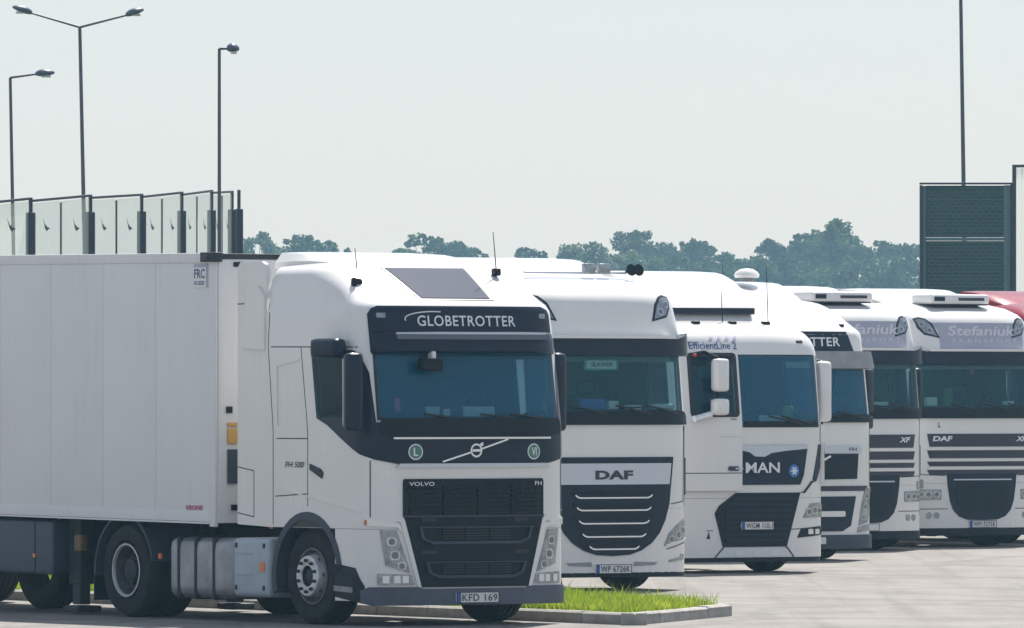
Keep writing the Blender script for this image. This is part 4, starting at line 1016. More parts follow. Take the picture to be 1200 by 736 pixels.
# ------------------------------------------------------------------ build: the setting
def ground_mat():
    m = bpy.data.materials.new('field'); m.use_nodes = True; t = m.node_tree; b = t.nodes['Principled BSDF']
    n = t.nodes.new('ShaderNodeTexNoise'); n.inputs['Scale'].default_value = .05; n.inputs['Detail'].default_value = 8
    tc = t.nodes.new('ShaderNodeTexCoord'); t.links.new(tc.outputs['Object'], n.inputs['Vector'])
    r = t.nodes.new('ShaderNodeValToRGB'); r.color_ramp.elements[0].color = (.05, .075, .02, 1); r.color_ramp.elements[1].color = (.12, .13, .05, 1)
    t.links.new(n.outputs['Fac'], r.inputs['Fac']); t.links.new(r.outputs[0], b.inputs['Base Color']); b.inputs['Roughness'].default_value = 1
    return m
def asphalt_mat():
    m = bpy.data.materials.new('parking_asphalt'); m.use_nodes = True; t = m.node_tree; b = t.nodes['Principled BSDF']
    tc = t.nodes.new('ShaderNodeTexCoord')
    def noise(sc, det, rough=.6, vec=None):
        n = t.nodes.new('ShaderNodeTexNoise'); n.inputs['Scale'].default_value = sc; n.inputs['Detail'].default_value = det; n.inputs['Roughness'].default_value = rough
        t.links.new(vec or tc.outputs['Object'], n.inputs['Vector']); return n
    mp = t.nodes.new('ShaderNodeMapping'); mp.inputs['Rotation'].default_value = (0, 0, R(25)); mp.inputs['Scale'].default_value = (1.4, .12, 1)
    t.links.new(tc.outputs['Object'], mp.inputs[0])
    a = noise(.5, 6); s = noise(.8, 7, .7, mp.outputs[0]); g = noise(60, 3)
    r = t.nodes.new('ShaderNodeValToRGB'); r.color_ramp.elements[0].position = .3; r.color_ramp.elements[1].position = .72
    r.color_ramp.elements[0].color = (.170, .160, .150, 1); r.color_ramp.elements[1].color = (.252, .238, .224, 1)
    t.links.new(a.outputs['Fac'], r.inputs['Fac'])
    r2 = t.nodes.new('ShaderNodeValToRGB'); r2.color_ramp.elements[0].position = .34; r2.color_ramp.elements[1].position = .56
    r2.color_ramp.elements[0].color = (.74, .72, .70, 1); r2.color_ramp.elements[1].color = (1, 1, 1, 1)
    t.links.new(s.outputs['Fac'], r2.inputs['Fac'])
    mx = t.nodes.new('ShaderNodeMix'); mx.data_type = 'RGBA'; mx.blend_type = 'MULTIPLY'; mx.inputs[0].default_value = .8
    t.links.new(r.outputs[0], mx.inputs[6]); t.links.new(r2.outputs[0], mx.inputs[7])
    r3 = t.nodes.new('ShaderNodeValToRGB'); r3.color_ramp.elements[0].color = (.82, .82, .82, 1); r3.color_ramp.elements[1].color = (1.1, 1.1, 1.1, 1)
    t.links.new(g.outputs['Fac'], r3.inputs['Fac'])
    mx2 = t.nodes.new('ShaderNodeMix'); mx2.data_type = 'RGBA'; mx2.blend_type = 'MULTIPLY'; mx2.inputs[0].default_value = .7
    t.links.new(mx.outputs[2], mx2.inputs[6]); t.links.new(r3.outputs[0], mx2.inputs[7])
    # hairline cracks
    vo = t.nodes.new('ShaderNodeTexVoronoi'); vo.feature = 'DISTANCE_TO_EDGE'; vo.inputs['Scale'].default_value = .22
    wn = noise(.9, 5); va = t.nodes.new('ShaderNodeVectorMath'); va.operation = 'ADD'
    t.links.new(tc.outputs['Object'], va.inputs[0]); t.links.new(wn.outputs['Color'], va.inputs[1]); t.links.new(va.outputs[0], vo.inputs['Vector'])
    cr = t.nodes.new('ShaderNodeMath'); cr.operation = 'LESS_THAN'; cr.inputs[1].default_value = .035; t.links.new(vo.outputs['Distance'], cr.inputs[0])
    cm = t.nodes.new('ShaderNodeMath'); cm.operation = 'MULTIPLY'; cm.inputs[1].default_value = .38; t.links.new(cr.outputs[0], cm.inputs[0])
    mx3 = t.nodes.new('ShaderNodeMix'); mx3.data_type = 'RGBA'; t.links.new(cm.outputs[0], mx3.inputs[0]); t.links.new(mx2.outputs[2], mx3.inputs[6]); mx3.inputs[7].default_value = (.10, .095, .09, 1)
    m4 = t.nodes.new('ShaderNodeMapping'); m4.inputs['Rotation'].default_value = (0, 0, R(-34)); m4.inputs['Scale'].default_value = (2.6, .05, 1); t.links.new(tc.outputs['Object'], m4.inputs[0])
    tk = noise(1.0, 3, .5, m4.outputs[0]); sp = noise(1.7, 2, .5)
    def thr(src, a, b_, lo):
        q = t.nodes.new('ShaderNodeMapRange'); q.inputs[1].default_value = a; q.inputs[2].default_value = b_; q.inputs[3].default_value = lo; q.inputs[4].default_value = 1.0
        t.links.new(src, q.inputs[0]); return q.outputs[0]
    ml = t.nodes.new('ShaderNodeMath'); ml.operation = 'MULTIPLY'
    t.links.new(thr(tk.outputs['Fac'], .34, .44, .86), ml.inputs[0]); t.links.new(thr(sp.outputs['Fac'], .27, .32, .62), ml.inputs[1])
    mx5 = t.nodes.new('ShaderNodeMix'); mx5.data_type = 'RGBA'; mx5.blend_type = 'MULTIPLY'; mx5.inputs[0].default_value = 1.0
    t.links.new(mx3.outputs[2], mx5.inputs[6]); t.links.new(ml.outputs[0], mx5.inputs[7])
    t.links.new(mx5.outputs[2], b.inputs['Base Color']); b.inputs['Roughness'].default_value = .9
    bp = t.nodes.new('ShaderNodeBump'); bp.inputs['Strength'].default_value = .4; bp.inputs['Distance'].default_value = .01
    t.links.new(g.outputs['Fac'], bp.inputs['Height']); t.links.new(bp.outputs[0], b.inputs['Normal'])
    return m
FIELD = ground_mat(); ASPH = asphalt_mat()
def sheet(name, pts, z, m, kind='structure'):
    o = pyd(name, [(x, y, z) for x, y in pts], [tuple(range(len(pts)))], m); o['kind'] = kind; return o
sheet('ground', [(-2500, -60), (2500, -60), (2500, 3500), (-2500, 3500)], -.008, FIELD)
sheet('parking_lot', [(-70, 20), (70, 20), (70, 156), (-70, 156)], 0.0, ASPH)
# a grassy bank behind the parking lot carries the noise barriers
bank = [(-80, 158, -.006), (80, 158, -.006), (80, 164, 2.4), (-80, 164, 2.4), (-80, 226, 2.5), (80, 226, 2.5), (80, 236, -.006), (-80, 236, -.006)]
o = pyd('embankment', bank, [(0, 1, 2, 3), (3, 2, 5, 4), (4, 5, 6, 7)], FIELD); o['kind'] = 'structure'

# traffic island: soil bed, kerb stones and grass
KD = Vector((-.545, .8385, 0)); C0 = Vector((1.27, 87.75, 0)); C1 = Vector((2.36, 91.5, 0)); LK = 26.0
A0 = C0+KD*LK; A1 = C1+KD*LK
CONC = mat('kerb_concrete', (.34, .33, .31), .9, 0, .3, 5, 0, .3, 50)
SOIL = mat('soil', (.07, .055, .035), 1, 0, .3, 3)
isl = sheet('traffic_island', [(p.x, p.y) for p in (C0, C1, A1, A0)], .085, SOIL)
def kerb_run(a, b, n, inner):
    d = (b-a)/n; u = d.normalized(); nn = Vector((-u.y, u.x, 0))
    if nn.dot(inner) < 0: nn = -nn
    for i in range(n):
        p = a+d*i; q = p+d
        p2 = p+u*.006; q2 = q-u*.006
        h = .125+random.uniform(-.006, .006); o_ = random.uniform(-.008, .008)
        pts = [p2+nn*o_, q2+nn*o_, q2+nn*(.15+o_), p2+nn*(.15+o_)]
        V = [(v.x, v.y, -.02) for v in pts]+[(v.x, v.y, h-.02) for v in pts]
        ins = [pts[0]+nn*.025, pts[1]+nn*.025, pts[2], pts[3]]
        V += [(v.x, v.y, h) for v in ins]
        Fc = [(0, 1, 5, 4), (1, 2, 6, 5), (2, 3, 7, 6), (3, 0, 4, 7), (4, 5, 9, 8), (5, 6, 10, 9), (6, 7, 11, 10), (7, 4, 8, 11), (8, 9, 10, 11)]
        k = pyd('kerb_stone', V, Fc, CONC, isl)
        bmx = bmesh.new(); bmx.from_mesh(k.data); bmesh.ops.recalc_face_normals(bmx, faces=bmx.faces); bmx.to_mesh(k.data); bmx.free()
kerb_run(C0, A0, 26, C1-C0); kerb_run(C0, C1, 4, KD); kerb_run(C1, A1, 26, C0-C1)

def leaf_mat(name, c0, c1, trans=.35, scale=3.0):
    m = bpy.data.materials.new(name); m.use_nodes = True; t = m.node_tree; o = t.nodes['Material Output']; b = t.nodes['Principled BSDF']
    tc = t.nodes.new('ShaderNodeTexCoord'); n = t.nodes.new('ShaderNodeTexNoise'); n.inputs['Scale'].default_value = scale; n.inputs['Detail'].default_value = 5
    t.links.new(tc.outputs['Object'], n.inputs['Vector'])
    r = t.nodes.new('ShaderNodeValToRGB'); r.color_ramp.elements[0].position = .32; r.color_ramp.elements[1].position = .68
    r.color_ramp.elements[0].color = (*c0, 1); r.color_ramp.elements[1].color = (*c1, 1)
    t.links.new(n.outputs['Fac'], r.inputs['Fac']); t.links.new(r.outputs[0], b.inputs['Base Color']); b.inputs['Roughness'].default_value = .65
    tr = t.nodes.new('ShaderNodeBsdfTranslucent'); t.links.new(r.outputs[0], tr.inputs[0])
    mx = t.nodes.new('ShaderNodeMixShader'); mx.inputs[0].default_value = trans
    t.links.new(b.outputs[0], mx.inputs[1]); t.links.new(tr.outputs[0], mx.inputs[2]); t.links.new(mx.outputs[0], o.inputs[0])
    return m
GRASS = leaf_mat('grass_blades', (.15, .25, .02), (.34, .42, .04), .55, 2.2)
_r = [n for n in GRASS.node_tree.nodes if n.type == 'VALTORGB'][0].color_ramp
_e = _r.elements.new(.74); _e.color = (.42, .40, .10, 1); _e = _r.elements.new(.80); _e.color = (.36, .29, .12, 1)
rg = np.random.default_rng(3)
def grass(n):
    U = (C1-C0); V = []; F = []
    for i in range(n):
        s = rg.uniform(.045, .955); tt = rg.uniform(.17, LK-.2)
        if tt > 9 and rg.uniform() < .5: tt = rg.uniform(.17, 9)
        c = C0+U*s+KD*tt
        patchy = .6+.4*math.sin(c.x*2.3+1.1*math.sin(c.y*1.7))*math.sin(c.y*1.9)
        h = rg.uniform(.06, .16)*(0.65+.75*max(0, patchy))
        if rg.uniform() < .02: h *= 1.7
        if tt < .9 and s > .55 and rg.uniform() < .75: continue
        a = rg.uniform(0, 6.283); w = rg.uniform(.004, .009); l = h*rg.uniform(.1, .7); b = rg.uniform(0, 6.283)
        dx, dy = math.cos(a)*w, math.sin(a)*w; lx, ly = math.cos(b)*l, math.sin(b)*l
        k = len(V)
        V += [(c.x-dx, c.y-dy, .08), (c.x+dx, c.y+dy, .08), (c.x+dx*.7+lx*.35, c.y+dy*.7+ly*.35, .08+h*.6), (c.x-dx*.7+lx*.35, c.y-dy*.7+ly*.35, .08+h*.6), (c.x+lx, c.y+ly, .08+h)]
        F += [(k, k+1, k+2, k+3), (k+3, k+2, k+4)]
    o = pyd('grass', V, F, GRASS); tag(o, 'bright green grass growing on the kerbed traffic island', 'grass', kind='stuff')
grass(95000)

# ------------------------------------------------------------------ build: trucks
T = volvo_new(557, 114)
tag(T, 'nearest white truck with dark GLOBETROTTER roof sign and plate KFD 169', 'truck', 'trucks parked side by side')
trailer(pose(557, 114), 'long white box trailer with FRC sticker behind the nearest truck', -2.97, 3.855, 1.045, True, pitch=R(.45))
T = daf_106(718, 97)
tag(T, 'white truck with chrome curved grille bars and plate WP 6726K behind the grass', 'truck', 'trucks parked side by side')
trailer(pose(718, 97), 'white trailer roof edge showing behind the truck with plate WP 6726K', -2.95, 4.03)
T = man_truck(886, 88)
tag(T, 'white truck with white mirrors, EfficientLine 2 lettering and plate WGM 1UL1', 'truck', 'trucks parked side by side')
trailer(pose(886, 88), 'white trailer behind the truck with plate WGM 1UL1', -2.95, 4.02)
T = volvo_old(949, 82)
tag(T, 'white truck with grey visor half hidden behind the EfficientLine 2 truck', 'truck', 'trucks parked side by side')
trailer(pose(949, 82), 'white trailer behind the half hidden truck with the grey visor', -2.95, 4.0)
T = daf_105(1013, 77, platetxt='')
tag(T, 'white truck with Stefaniuk sign partly hidden by the truck with grey visor', 'truck', 'trucks parked side by side')
trailer(pose(1013, 77), 'white trailer of the partly hidden Stefaniuk truck', -2.95, 4.02)
T = daf_105(1151, 75, kit='other')
tag(T, 'white truck with fully visible Stefaniuk sign and striped grille at right edge', 'truck', 'trucks parked side by side')
trailer(pose(1151, 75), 'white trailer of the right hand Stefaniuk truck', -2.95, 4.06)
T = daf_105(1290, 73.2, RED, False, False, '', 'other')
tag(T, 'red truck whose roof shows above the right hand Stefaniuk truck', 'truck', 'trucks parked side by side')
trailer(pose(1290, 73.2), 'pale trailer behind the red truck at the right edge', -2.95, 4.02)

# ------------------------------------------------------------------ build: noise barriers
def at(px, py, Z): return Vector(((px-600)*Z/10000, Z, CAM_H+(464-py)*Z/10000))
POST = mat('barrier_post', (.045, .045, .065), .6, .2, .2, 3)
POSTB = mat('barrier_shoe', (.03, .035, .06), .6, .2, .2, 3)
def pane_mat():
    m = bpy.data.materials.new('barrier_glass'); m.use_nodes = True; t = m.node_tree; o = t.nodes['Material Output']; b = t.nodes['Principled BSDF']
    b.inputs['Base Color'].default_value = (.80, .82, .80, 1); b.inputs['Roughness'].default_value = .25
    tl = t.nodes.new('ShaderNodeBsdfTranslucent'); tl.inputs[0].default_value = (.96, .97, .94, 1)
    m1 = t.nodes.new('ShaderNodeMixShader'); m1.inputs[0].default_value = .85
    t.links.new(b.outputs[0], m1.inputs[1]); t.links.new(tl.outputs[0], m1.inputs[2])
    tr = t.nodes.new('ShaderNodeBsdfTransparent'); tr.inputs[0].default_value = (.97, .985, .98, 1)
    tc = t.nodes.new('ShaderNodeTexCoord'); sp = t.nodes.new('ShaderNodeSeparateXYZ'); t.links.new(tc.outputs['UV'], sp.inputs[0])
    mu = t.nodes.new('ShaderNodeMath'); mu.operation = 'MULTIPLY'; mu.inputs[1].default_value = 22.0; t.links.new(sp.outputs[0], mu.inputs[0])
    fr = t.nodes.new('ShaderNodeMath'); fr.operation = 'FRACT'; t.links.new(mu.outputs[0], fr.inputs[0])
    lt = t.nodes.new('ShaderNodeMath'); lt.operation = 'LESS_THAN'; lt.inputs[1].default_value = .4; t.links.new(fr.outputs[0], lt.inputs[0])
    mr = t.nodes.new('ShaderNodeMapRange'); mr.inputs[3].default_value = .12; mr.inputs[4].default_value = .42; t.links.new(lt.outputs[0], mr.inputs[0])
    m2 = t.nodes.new('ShaderNodeMixShader'); t.links.new(mr.outputs[0], m2.inputs[0]); t.links.new(tr.outputs[0], m2.inputs[1]); t.links.new(m1.outputs[0], m2.inputs[2])
    t.links.new(m2.outputs[0], o.inputs[0]); return m
PANE = pane_mat()
def wallbox(name, a, b, z0a, z1a, z0b, z1b, th, m, parent, uv=False):
    """an upright slab from a to b (plan points)"""
    d = (b-a); d.z = 0; n = Vector((-d.y, d.x, 0)).normalized()*th/2
    V = [(a-n, z0a), (b-n, z0b), (b-n, z1b), (a-n, z1a), (a+n, z0a), (b+n, z0b), (b+n, z1b), (a+n, z1a)]
    V = [(v.x, v.y, z) for v, z in V]
    o = pyd(name, V, [(0, 1, 2, 3), (5, 4, 7, 6), (4, 0, 3, 7), (1, 5, 6, 2), (3, 2, 6, 7), (4, 5, 1, 0)], m, parent)
    if uv:
        u = o.data.uv_layers.new(name='uv')
        for p in o.data.polygons:
            for li in p.loop_indices:
                k = o.data.loops[li].vertex_index % 4
                u.data[li].uv = (1.0 if k in (1, 2) else 0.0, 1.0 if k in (2, 3) else 0.0)
    return o
def bird(parent, c, along, nrm, s):
    pts = [(-.9, .75), (-.25, .1), (-.05, .25), (.05, .05), (.55, .0), (.95, -.12), (.5, -.18), (.2, -.32), (-.15, -.25), (-.35, -.1)]
    V = [c+along*(x*s)+Vector((0, 0, z*s))+nrm*.012 for x, z in pts]+[c+along*(x*s)+Vector((0, 0, z*s))+nrm*.008 for x, z in pts]
    n = len(pts); F = [tuple(range(n)), tuple(range(n, 2*n))[::-1]]+[(i, n+i, n+(i+1) % n, (i+1) % n) for i in range(n)]
    return pyd('bird_decal', V, F, INK, parent)
nb = empty('noise_barrier', (0, 0, 0))
tag(nb, 'translucent noise barrier with dark posts and bird decals above the nearest trailer', 'barrier')
px_posts = [-150, -58, 36, 106, 166, 213, 248, 272, 280]
top_y = [243, 238, 231.5, 228, 227, 224.5, 222.5, 223.5, 222.5]
Zs = [158.0]; 
for i in range(1, len(px_posts)):
    dx = (px_posts[i]-px_posts[i-1])*Zs[-1]/10000
    Zs.append(Zs[-1]+math.sqrt(max(.3, 4.0**2-dx*dx) if i < 8 else .5))
Zs = [z+8 for z in Zs]
P_ = [at(px_posts[i], top_y[i], Zs[i]) for i in range(len(px_posts))]
for i, p in enumerate(P_):
    b = Vector((p.x, p.y, 0)); s = .12
    h2 = at(px_posts[i], 250.5-i*.7, Zs[i]).z
    box('post', (p.x, p.y, (p.z+2.3)/2), (.075, .12, p.z-2.3), POST, nb, .01)
    box('post_casing', (p.x, p.y-.02, (h2+2.3)/2), (.19, .22, h2-2.3), POSTB, nb, .02)
    if i < len(P_)-1:
        q = P_[i+1]; d = Vector((q.x-p.x, q.y-p.y, 0)); L = d.length; u = d.normalized(); nn = Vector((u.y, -u.x, 0))
        if nn.y > 0: nn = -nn
        if i == 7: continue
        drop = .06
        wallbox('top_rail', p+u*.08, q-u*.08, p.z-.09, p.z-.04, q.z-.05, q.z, .08, POST, nb)
        mid = p+d*.5; zm = (p.z+q.z)/2
        box('glazing_bar', (mid.x, mid.y, (zm+2.3)/2), (.035, .06, zm-2.4-.16), POST, nb, .005)
        for k in (0, 1):
            a = p+d*(k*.5)+u*.10; b = p+d*(k*.5+.5)-u*.10
            za = p.z-.04+(q.z-p.z+.04)*k*.5-.08; zb = p.z-.04+(q.z-p.z+.04)*(k*.5+.5)-.08
            pa = wallbox('glass_pane', a, b, 2.45, za, 2.45, zb, .02, PANE, nb, True)
            c = a+(b-a)*.5; yb = 267-.35*i
            c.z = CAM_H+(464-yb)*c.y/10000
            bird(pa, c, u, nn, .24)
# dark absorbing barrier on the right
def mesh_panel_mat():
    m = mat('absorber', (.045, .085, .10), .8, .1)
    t = m.node_tree; b = t.nodes['Principled BSDF']
    tc = t.nodes.new('ShaderNodeTexCoord'); br = t.nodes.new('ShaderNodeTexBrick')
    mp = t.nodes.new('ShaderNodeMapping'); mp.inputs['Rotation'].default_value = (R(90), 0, 0); t.links.new(tc.outputs['Object'], mp.inputs[0]); t.links.new(mp.outputs[0], br.inputs[0])
    br.inputs['Color1'].default_value = (.035, .075, .09, 1); br.inputs['Color2'].default_value = (.045, .09, .105, 1); br.inputs['Mortar'].default_value = (.09, .15, .17, 1)
    br.inputs['Scale'].default_value = 1.0; br.inputs['Brick Width'].default_value = .16; br.inputs['Row Height'].default_value = .085; br.inputs['Mortar Size'].default_value = .008
    t.links.new(br.outputs[0], b.inputs['Base Color']); return m
AB = mesh_panel_mat()
BLUESTEEL = mat('blue_grey_steel', (.11, .20, .25), .55, .2, .15, 3)
nb2 = empty('noise_barrier', (0, 0, 0)); tag(nb2, 'dark framed absorbing noise barrier panel above the trucks at right', 'barrier')
ZB = 200.0
def bp_(px): return (px-600)*ZB/10000
def bz_(py): return CAM_H+(464-py)*ZB/10000
xa, xb = bp_(1078), bp_(1189)
def sl(name, x0, x1, z0, z1, y0, y1, m): return box(name, ((x0+x1)/2, (y0+y1)/2, (z0+z1)/2), (abs(x1-x0), abs(y1-y0), z1-z0), m, nb2, .008)
sl('post', xa, xa+.06, 2.4, bz_(217), ZB-.1, ZB+.2, POST)
sl('post_flange', xa+.062, xa+.14, 2.4, bz_(218), ZB-.02, ZB+.1, BLUESTEEL)
sl('post_flange', xb-.24, xb-.09, 2.4, bz_(217), ZB-.02, ZB+.1, BLUESTEEL)
sl('post', xb-.085, xb-.0, 2.4, bz_(214.5), ZB-.1, ZB+.2, POST)
sl('top_rail', xa-.004, xb+.004, bz_(216), bz_(214), ZB-.11, ZB+.21, POST)
for za, zb_ in ((2.4, bz_(282.5)), (bz_(278), bz_(217.5))):
    sl('absorber_panel', xa+.145, xb-.245, za, zb_, ZB+.02, ZB+.12, AB)
    k = za+.10
    while k < zb_-.05:
        sl('panel_rib', xa+.15, xb-.25, k, k+.022, ZB+.005, ZB+.022, AB); k += .17
sl('mid_rail', xa+.145, xb-.245, bz_(282), bz_(278.5), ZB-.02, ZB+.13, BLUESTEEL)
nb3 = empty('noise_barrier', (0, 0, 0)); tag(nb3, 'translucent noise barrier with thin frame cut off by the right edge', 'barrier')
a = at(1188.5, 193, 206); b = at(1330, 190, 212)
box('post', (a.x, a.y, (a.z+2.4)/2), (.09, .12, a.z-2.4), POST, nb3, .008); box('post', (b.x, b.y, (b.z+2.4)/2), (.09, .12, b.z-2.4), POST, nb3, .008)
u = Vector((b.x-a.x, b.y-a.y, 0)).normalized()
wallbox('top_rail', a+u*.05, b-u*.05, a.z-.07, a.z, b.z-.07, b.z, .09, POST, nb3)
wallbox('glass_pane', a+u*.06, b-u*.06, 2.45, a.z-.09, 2.45, b.z-.09, .02, PANE, nb3, True)

# ------------------------------------------------------------------ build: lamp posts
POLE = mat('lamp_pole', (.10, .09, .12), .5, .4, .2, 2)
LUM = mat('luminaire', (.07, .08, .12), .5, .3)
LUMG = mat('lamp_glass', (.55, .6, .66), .15)
def lamp_post(label, Z, base_px, top, arms, rb=.11, rt=.06, zb=2.4):
    tp = at(top[0], top[1], Z); bx_ = at(base_px, 464, Z)
    e = empty('street_lamp', (bx_.x, Z, zb)); tag(e, label, 'street lamp', 'street lamps beyond the parking lot')
    o = Vector((bx_.x, Z, zb))
    tube('pole', [Vector((0, 0, -.1)), tp-o], rb, POLE, e, 12, rt)
    tube('base_sleeve', [Vector((0, 0, -.1)), Vector((0, 0, .9))], rb*1.5, POLE, e, 12)
    for (hx, hy, ln, tilt) in arms:
        h = at(hx, hy, Z)-o; a = tp-o
        tube('arm', [a, a+(h-a)*.5+Vector((0, 0, .0)), h], .030, POLE, e, 8, .022)
        d = Vector((h.x-a.x, 0, h.z-a.z)).normalized()
        if tilt is not None: d = Vector((math.copysign(math.cos(tilt), h.x-a.x), 0, math.sin(tilt)))
        # lantern: flattened tapered body with a glass underside
        bm = bmesh.new(); rings = []
        q = d.to_track_quat('X', 'Z')
        for s, w, t_ in ((-.02, .05, .05), (.08, .10, .08), (.25, .17, .11), (.5, .20, .12), (.75, .17, .09), (.95, .09, .05), (1.0, .02, .02)):
            ring = []
            for k in range(12):
                th = 2*math.pi*k/12
                ring.append(bm.verts.new(h+q @ Vector((s*ln, w*math.cos(th), t_*math.sin(th)*(1.0 if math.sin(th) > 0 else .55)))))
            rings.append(ring)
        for r0, r1 in zip(rings, rings[1:]):
            for k in range(12): bm.faces.new((r0[k], r0[(k+1) % 12], r1[(k+1) % 12], r1[k]))
        bm.faces.new(rings[0][::-1]); bm.faces.new(rings[-1]); bmesh.ops.recalc_face_normals(bm, faces=bm.faces)
        l = bmobj('lantern', bm, LUM, e, 50)
        box('lamp_glass', h+d*ln*.55+Vector((0, 0, -.07)), (ln*.5, .22, .05), LUMG, l, .02)
    return e
lamp_post('tall street lamp with two arms above the translucent noise barrier', 212, 103, (93.5, 32), [(37, 15.5, .50, R(18)), (148, 18, .46, R(18))], .058, .042)
lamp_post('short street lamp with one bent arm at the left edge', 208, 19, (12, 91), [(42, 87, .46, R(4))], .052, .036)
lamp_post('street lamp with short arm standing at the end of the translucent barrier', 165, 257, (257, 57), [(266, 57, .24, R(-3))], .040, .030)
lamp_post('street lamp pole rising out of frame behind the dark barrier panel', 214, 1133, (1125, -60), [(1080, -80, .6, R(10)), (1170, -80, .6, R(10))], .062, .042)

# ------------------------------------------------------------------ build: tree line
BARK = mat('bark', (.07, .055, .04), .95, 0, .3, 4, 0, .4, 10)
LEAVES = [leaf_mat('leaves_mid', (.014, .045, .010), (.075, .13, .028), .35, .5), leaf_mat('leaves_dark', (.008, .028, .008), (.045, .08, .022), .3, .5), leaf_mat('leaves_pale', (.045, .085, .028), (.10, .15, .05), .4, .35)]
def tree(label, px, top, wpx, Z, kind=0, lumps=26, dens=1.0, squash=1.0, seed=0, base=1.5, leaf=.26):
    Z = Z*2.1; leaf = leaf*1.9
    g = np.random.default_rng(seed+11); s = 10000/Z
    x = (px-600)/s; H = CAM_H+(464-top)/s; rw = wpx*1.1/2/s
    e = empty('broadleaf_tree', (x, Z, 0)); tag(e, label, 'tree', 'trees along the horizon')
    # trunk with limbs
    bm = bmesh.new(); r0 = .22+.02*H
    cur = Vector((0, 0, -.1)); pts = [cur.copy()]
    for k in range(5):
        cur = cur+Vector((g.uniform(-.15, .15), g.uniform(-.15, .15), H*.15)); pts.append(cur.copy())
    for k in range(5): bm_tube(bm, pts[k], pts[k+1], r0*(1-.16*k), r0*(1-.16*(k+1)), 8)
    cents = []
    nl = int(lumps*1.5); cz = H-rw*.92
    for i in range(nl):
        if i < nl*.68:          # rounded head of the crown
            d = g.normal(size=3); d /= np.linalg.norm(d); f = g.uniform(.25, .80)**.6
            c = Vector((d[0]*rw*f, d[1]*rw*f, cz+d[2]*rw*f*.95)); R0 = rw*g.uniform(.20, .36)
        else:                   # skirt of lower boughs
            a = i*2.4; rr = rw*g.uniform(.4, .95); c = Vector((rr*math.cos(a), rr*math.sin(a), g.uniform(H*.28, max(H*.3, cz-rw*.3)))); R0 = rw*g.uniform(.26, .40)
        if c.z+R0*.82 > H: c.z = H-R0*.82
        cents.append((c, R0)); k = min(4, max(1, int(c.z/H*5))); bm_tube(bm, pts[k], c, .07+.03*g.uniform(), .02, 5)
    for _ in range(7):          # small sprays that break the outline
        a = g.uniform(0, 6.283); e_ = g.uniform(.2, 1.5)
        c = Vector((math.cos(a)*math.cos(e_)*rw*.93, math.sin(a)*math.cos(e_)*rw*.93, cz+math.sin(e_)*rw*.86)); cents.append((c, rw*g.uniform(.10, .18)))
    bmobj('trunk', bm, BARK, e, 60)
    V = []; F = []
    for c, R0 in cents:
        n = int(420*dens*(R0/.8)**2/(leaf/.3)**1.8)+30
        dv = g.normal(size=(n, 3)); dv /= np.linalg.norm(dv, axis=1)[:, None]
        rad = R0*(.45+.62*g.uniform(size=n)**.6)*(1+.25*np.sin(dv[:, 0]*5+c.x*3)*np.sin(dv[:, 2]*6))
        pos = dv*rad[:, None]*np.array([1, 1, .82])+np.array(c)
        a1 = g.normal(size=(n, 3))+dv*.2; a1 /= np.linalg.norm(a1, axis=1)[:, None]
        a2 = np.cross(a1, g.normal(size=(n, 3))); a2 /= np.linalg.norm(a2, axis=1)[:, None]
        sz = leaf*g.uniform(.45, 1.0, size=n)
        u = a1*sz[:, None]*.5; v = a2*sz[:, None]*.34
        V.append(np.stack([pos-u, pos+v*.9-u*.2, pos+u, pos-v-u*.1], 1).reshape(-1, 3))
    V = np.concatenate(V); F = [(k, k+1, k+2, k+3) for k in range(0, len(V), 4)]
    pyd('crown', V, F, LEAVES[kind], e)
    return e
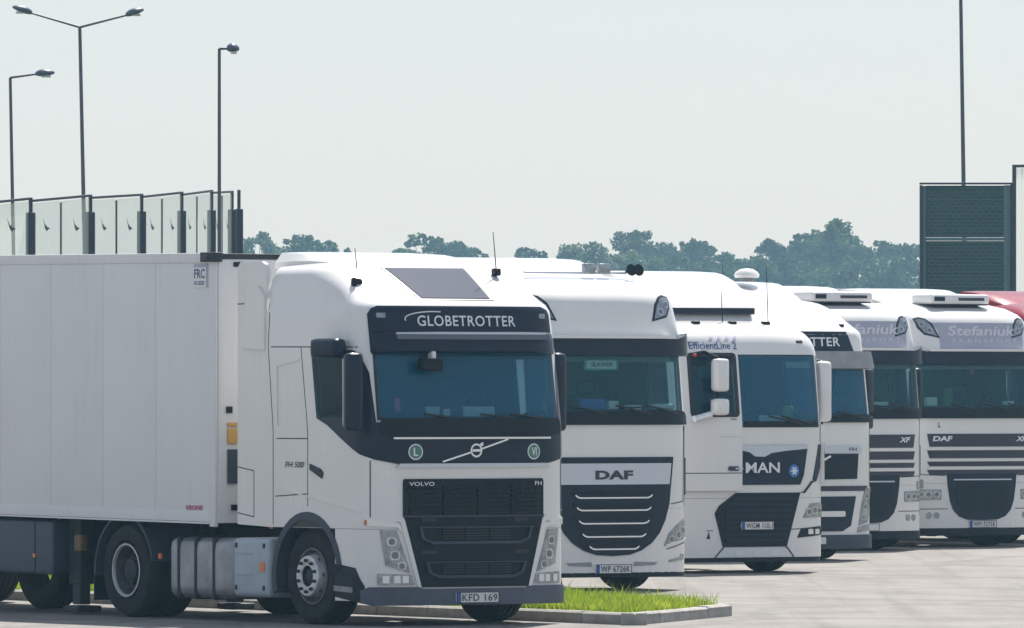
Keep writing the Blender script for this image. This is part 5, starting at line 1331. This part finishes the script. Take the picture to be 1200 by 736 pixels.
TR = [
 ('sparse green tree at the end of the translucent barrier', 303, 273, 46, 420, 2, 14, .6),
 ('rounded green tree right of the sparse tree by the barrier', 350, 275, 66, 430, 0, 24, 1),
 ('low green tree at the right end of the left group', 388, 283, 46, 440, 0, 18, 1),
 ('tallest tree of the separate clump above the nearest cab', 498, 274, 62, 440, 0, 26, 1),
 ('lower tree at the right of the clump above the nearest cab', 542, 283, 58, 450, 0, 22, 1),
 ('tiny lone tree above the roof of the WP 6726K truck', 616, 290, 26, 460, 1, 12, .9),
 ('low bush like tree beside the tiny lone tree', 636, 295, 22, 460, 1, 10, .9),
 ('pale rounded tree at the left end of the right tree line', 684, 283, 74, 430, 2, 30, 1.1),
 ('broad dark tree right of the pale rounded tree', 750, 272, 84, 470, 1, 34, 1.1),
 ('pale low tree in front of the broad dark tree', 745, 294, 70, 425, 2, 22, 1),
 ('mid green tree right of the broad dark tree', 812, 281, 60, 460, 0, 28, 1.1),
 ('low sloping tree in the dip of the right tree line', 852, 297, 64, 450, 0, 24, 1.1),
 ('narrow pointed tree before the tall tree', 901, 281, 42, 440, 1, 22, 1),
 ('dense blue green tree leaning on the tall tree', 942, 275, 54, 470, 1, 26, 1.1),
 ('tallest tree of the line with gaps in its crown', 981, 259, 72, 450, 0, 34, .8),
 ('green tree right of the tallest tree', 1030, 281, 52, 455, 0, 26, 1.1),
 ('small tree beside the dark barrier panel', 1060, 286, 40, 460, 0, 20, 1),
 ('tree partly hidden by the dark barrier panel', 1092, 284, 44, 450, 0, 18, 1),
 ('low tree filling the base below the tallest tree', 975, 300, 90, 435, 0, 26, 1.1),
 ('low tree filling the base between the dip and the narrow tree', 885, 303, 60, 432, 0, 20, 1.1),
 ('low tree filling the base right of the tall tree', 1045, 302, 80, 430, 0, 24, 1.1),
 ('low tree at the foot of the mid green tree', 805, 302, 80, 432, 0, 24, 1.1),
 ('low bushy tree below the gap left of the broad dark tree', 712, 300, 70, 436, 1, 22, 1.1),
 ('low bushy tree right of the pale low tree', 778, 298, 60, 440, 1, 20, 1.1),
 ('low rounded tree between the dip and the tallest tree', 922, 299, 56, 436, 1, 20, 1.1),
 ('low dark tree just left of the dark barrier panel', 1070, 300, 50, 436, 1, 18, 1.1),
 ('faint low tree at the left end of the clump above the nearest cab', 472, 292, 34, 445, 2, 14, .8),
]
for i, a in enumerate(TR): tree(*a, seed=i*7)

# ------------------------------------------------------------------ air
hz = box('haze', (0, 1750, 8.75), (5300, 3900, 19.7), None); hz['kind'] = 'stuff'; tag(hz, 'thin pale summer haze over the whole parking lot', 'haze')
hm = bpy.data.materials.new('haze'); hm.use_nodes = True; t = hm.node_tree; t.nodes.remove(t.nodes['Principled BSDF'])
pv = t.nodes.new('ShaderNodeVolumePrincipled'); pv.inputs['Color'].default_value = (.42, .76, 1.0, 1); pv.inputs['Absorption Color'].default_value = (1, 1, 1, 1); pv.inputs['Density'].default_value = .00028; pv.inputs['Anisotropy'].default_value = .2
t.links.new(pv.outputs[0], t.nodes['Material Output'].inputs['Volume'])
hz.data.materials.append(hm)
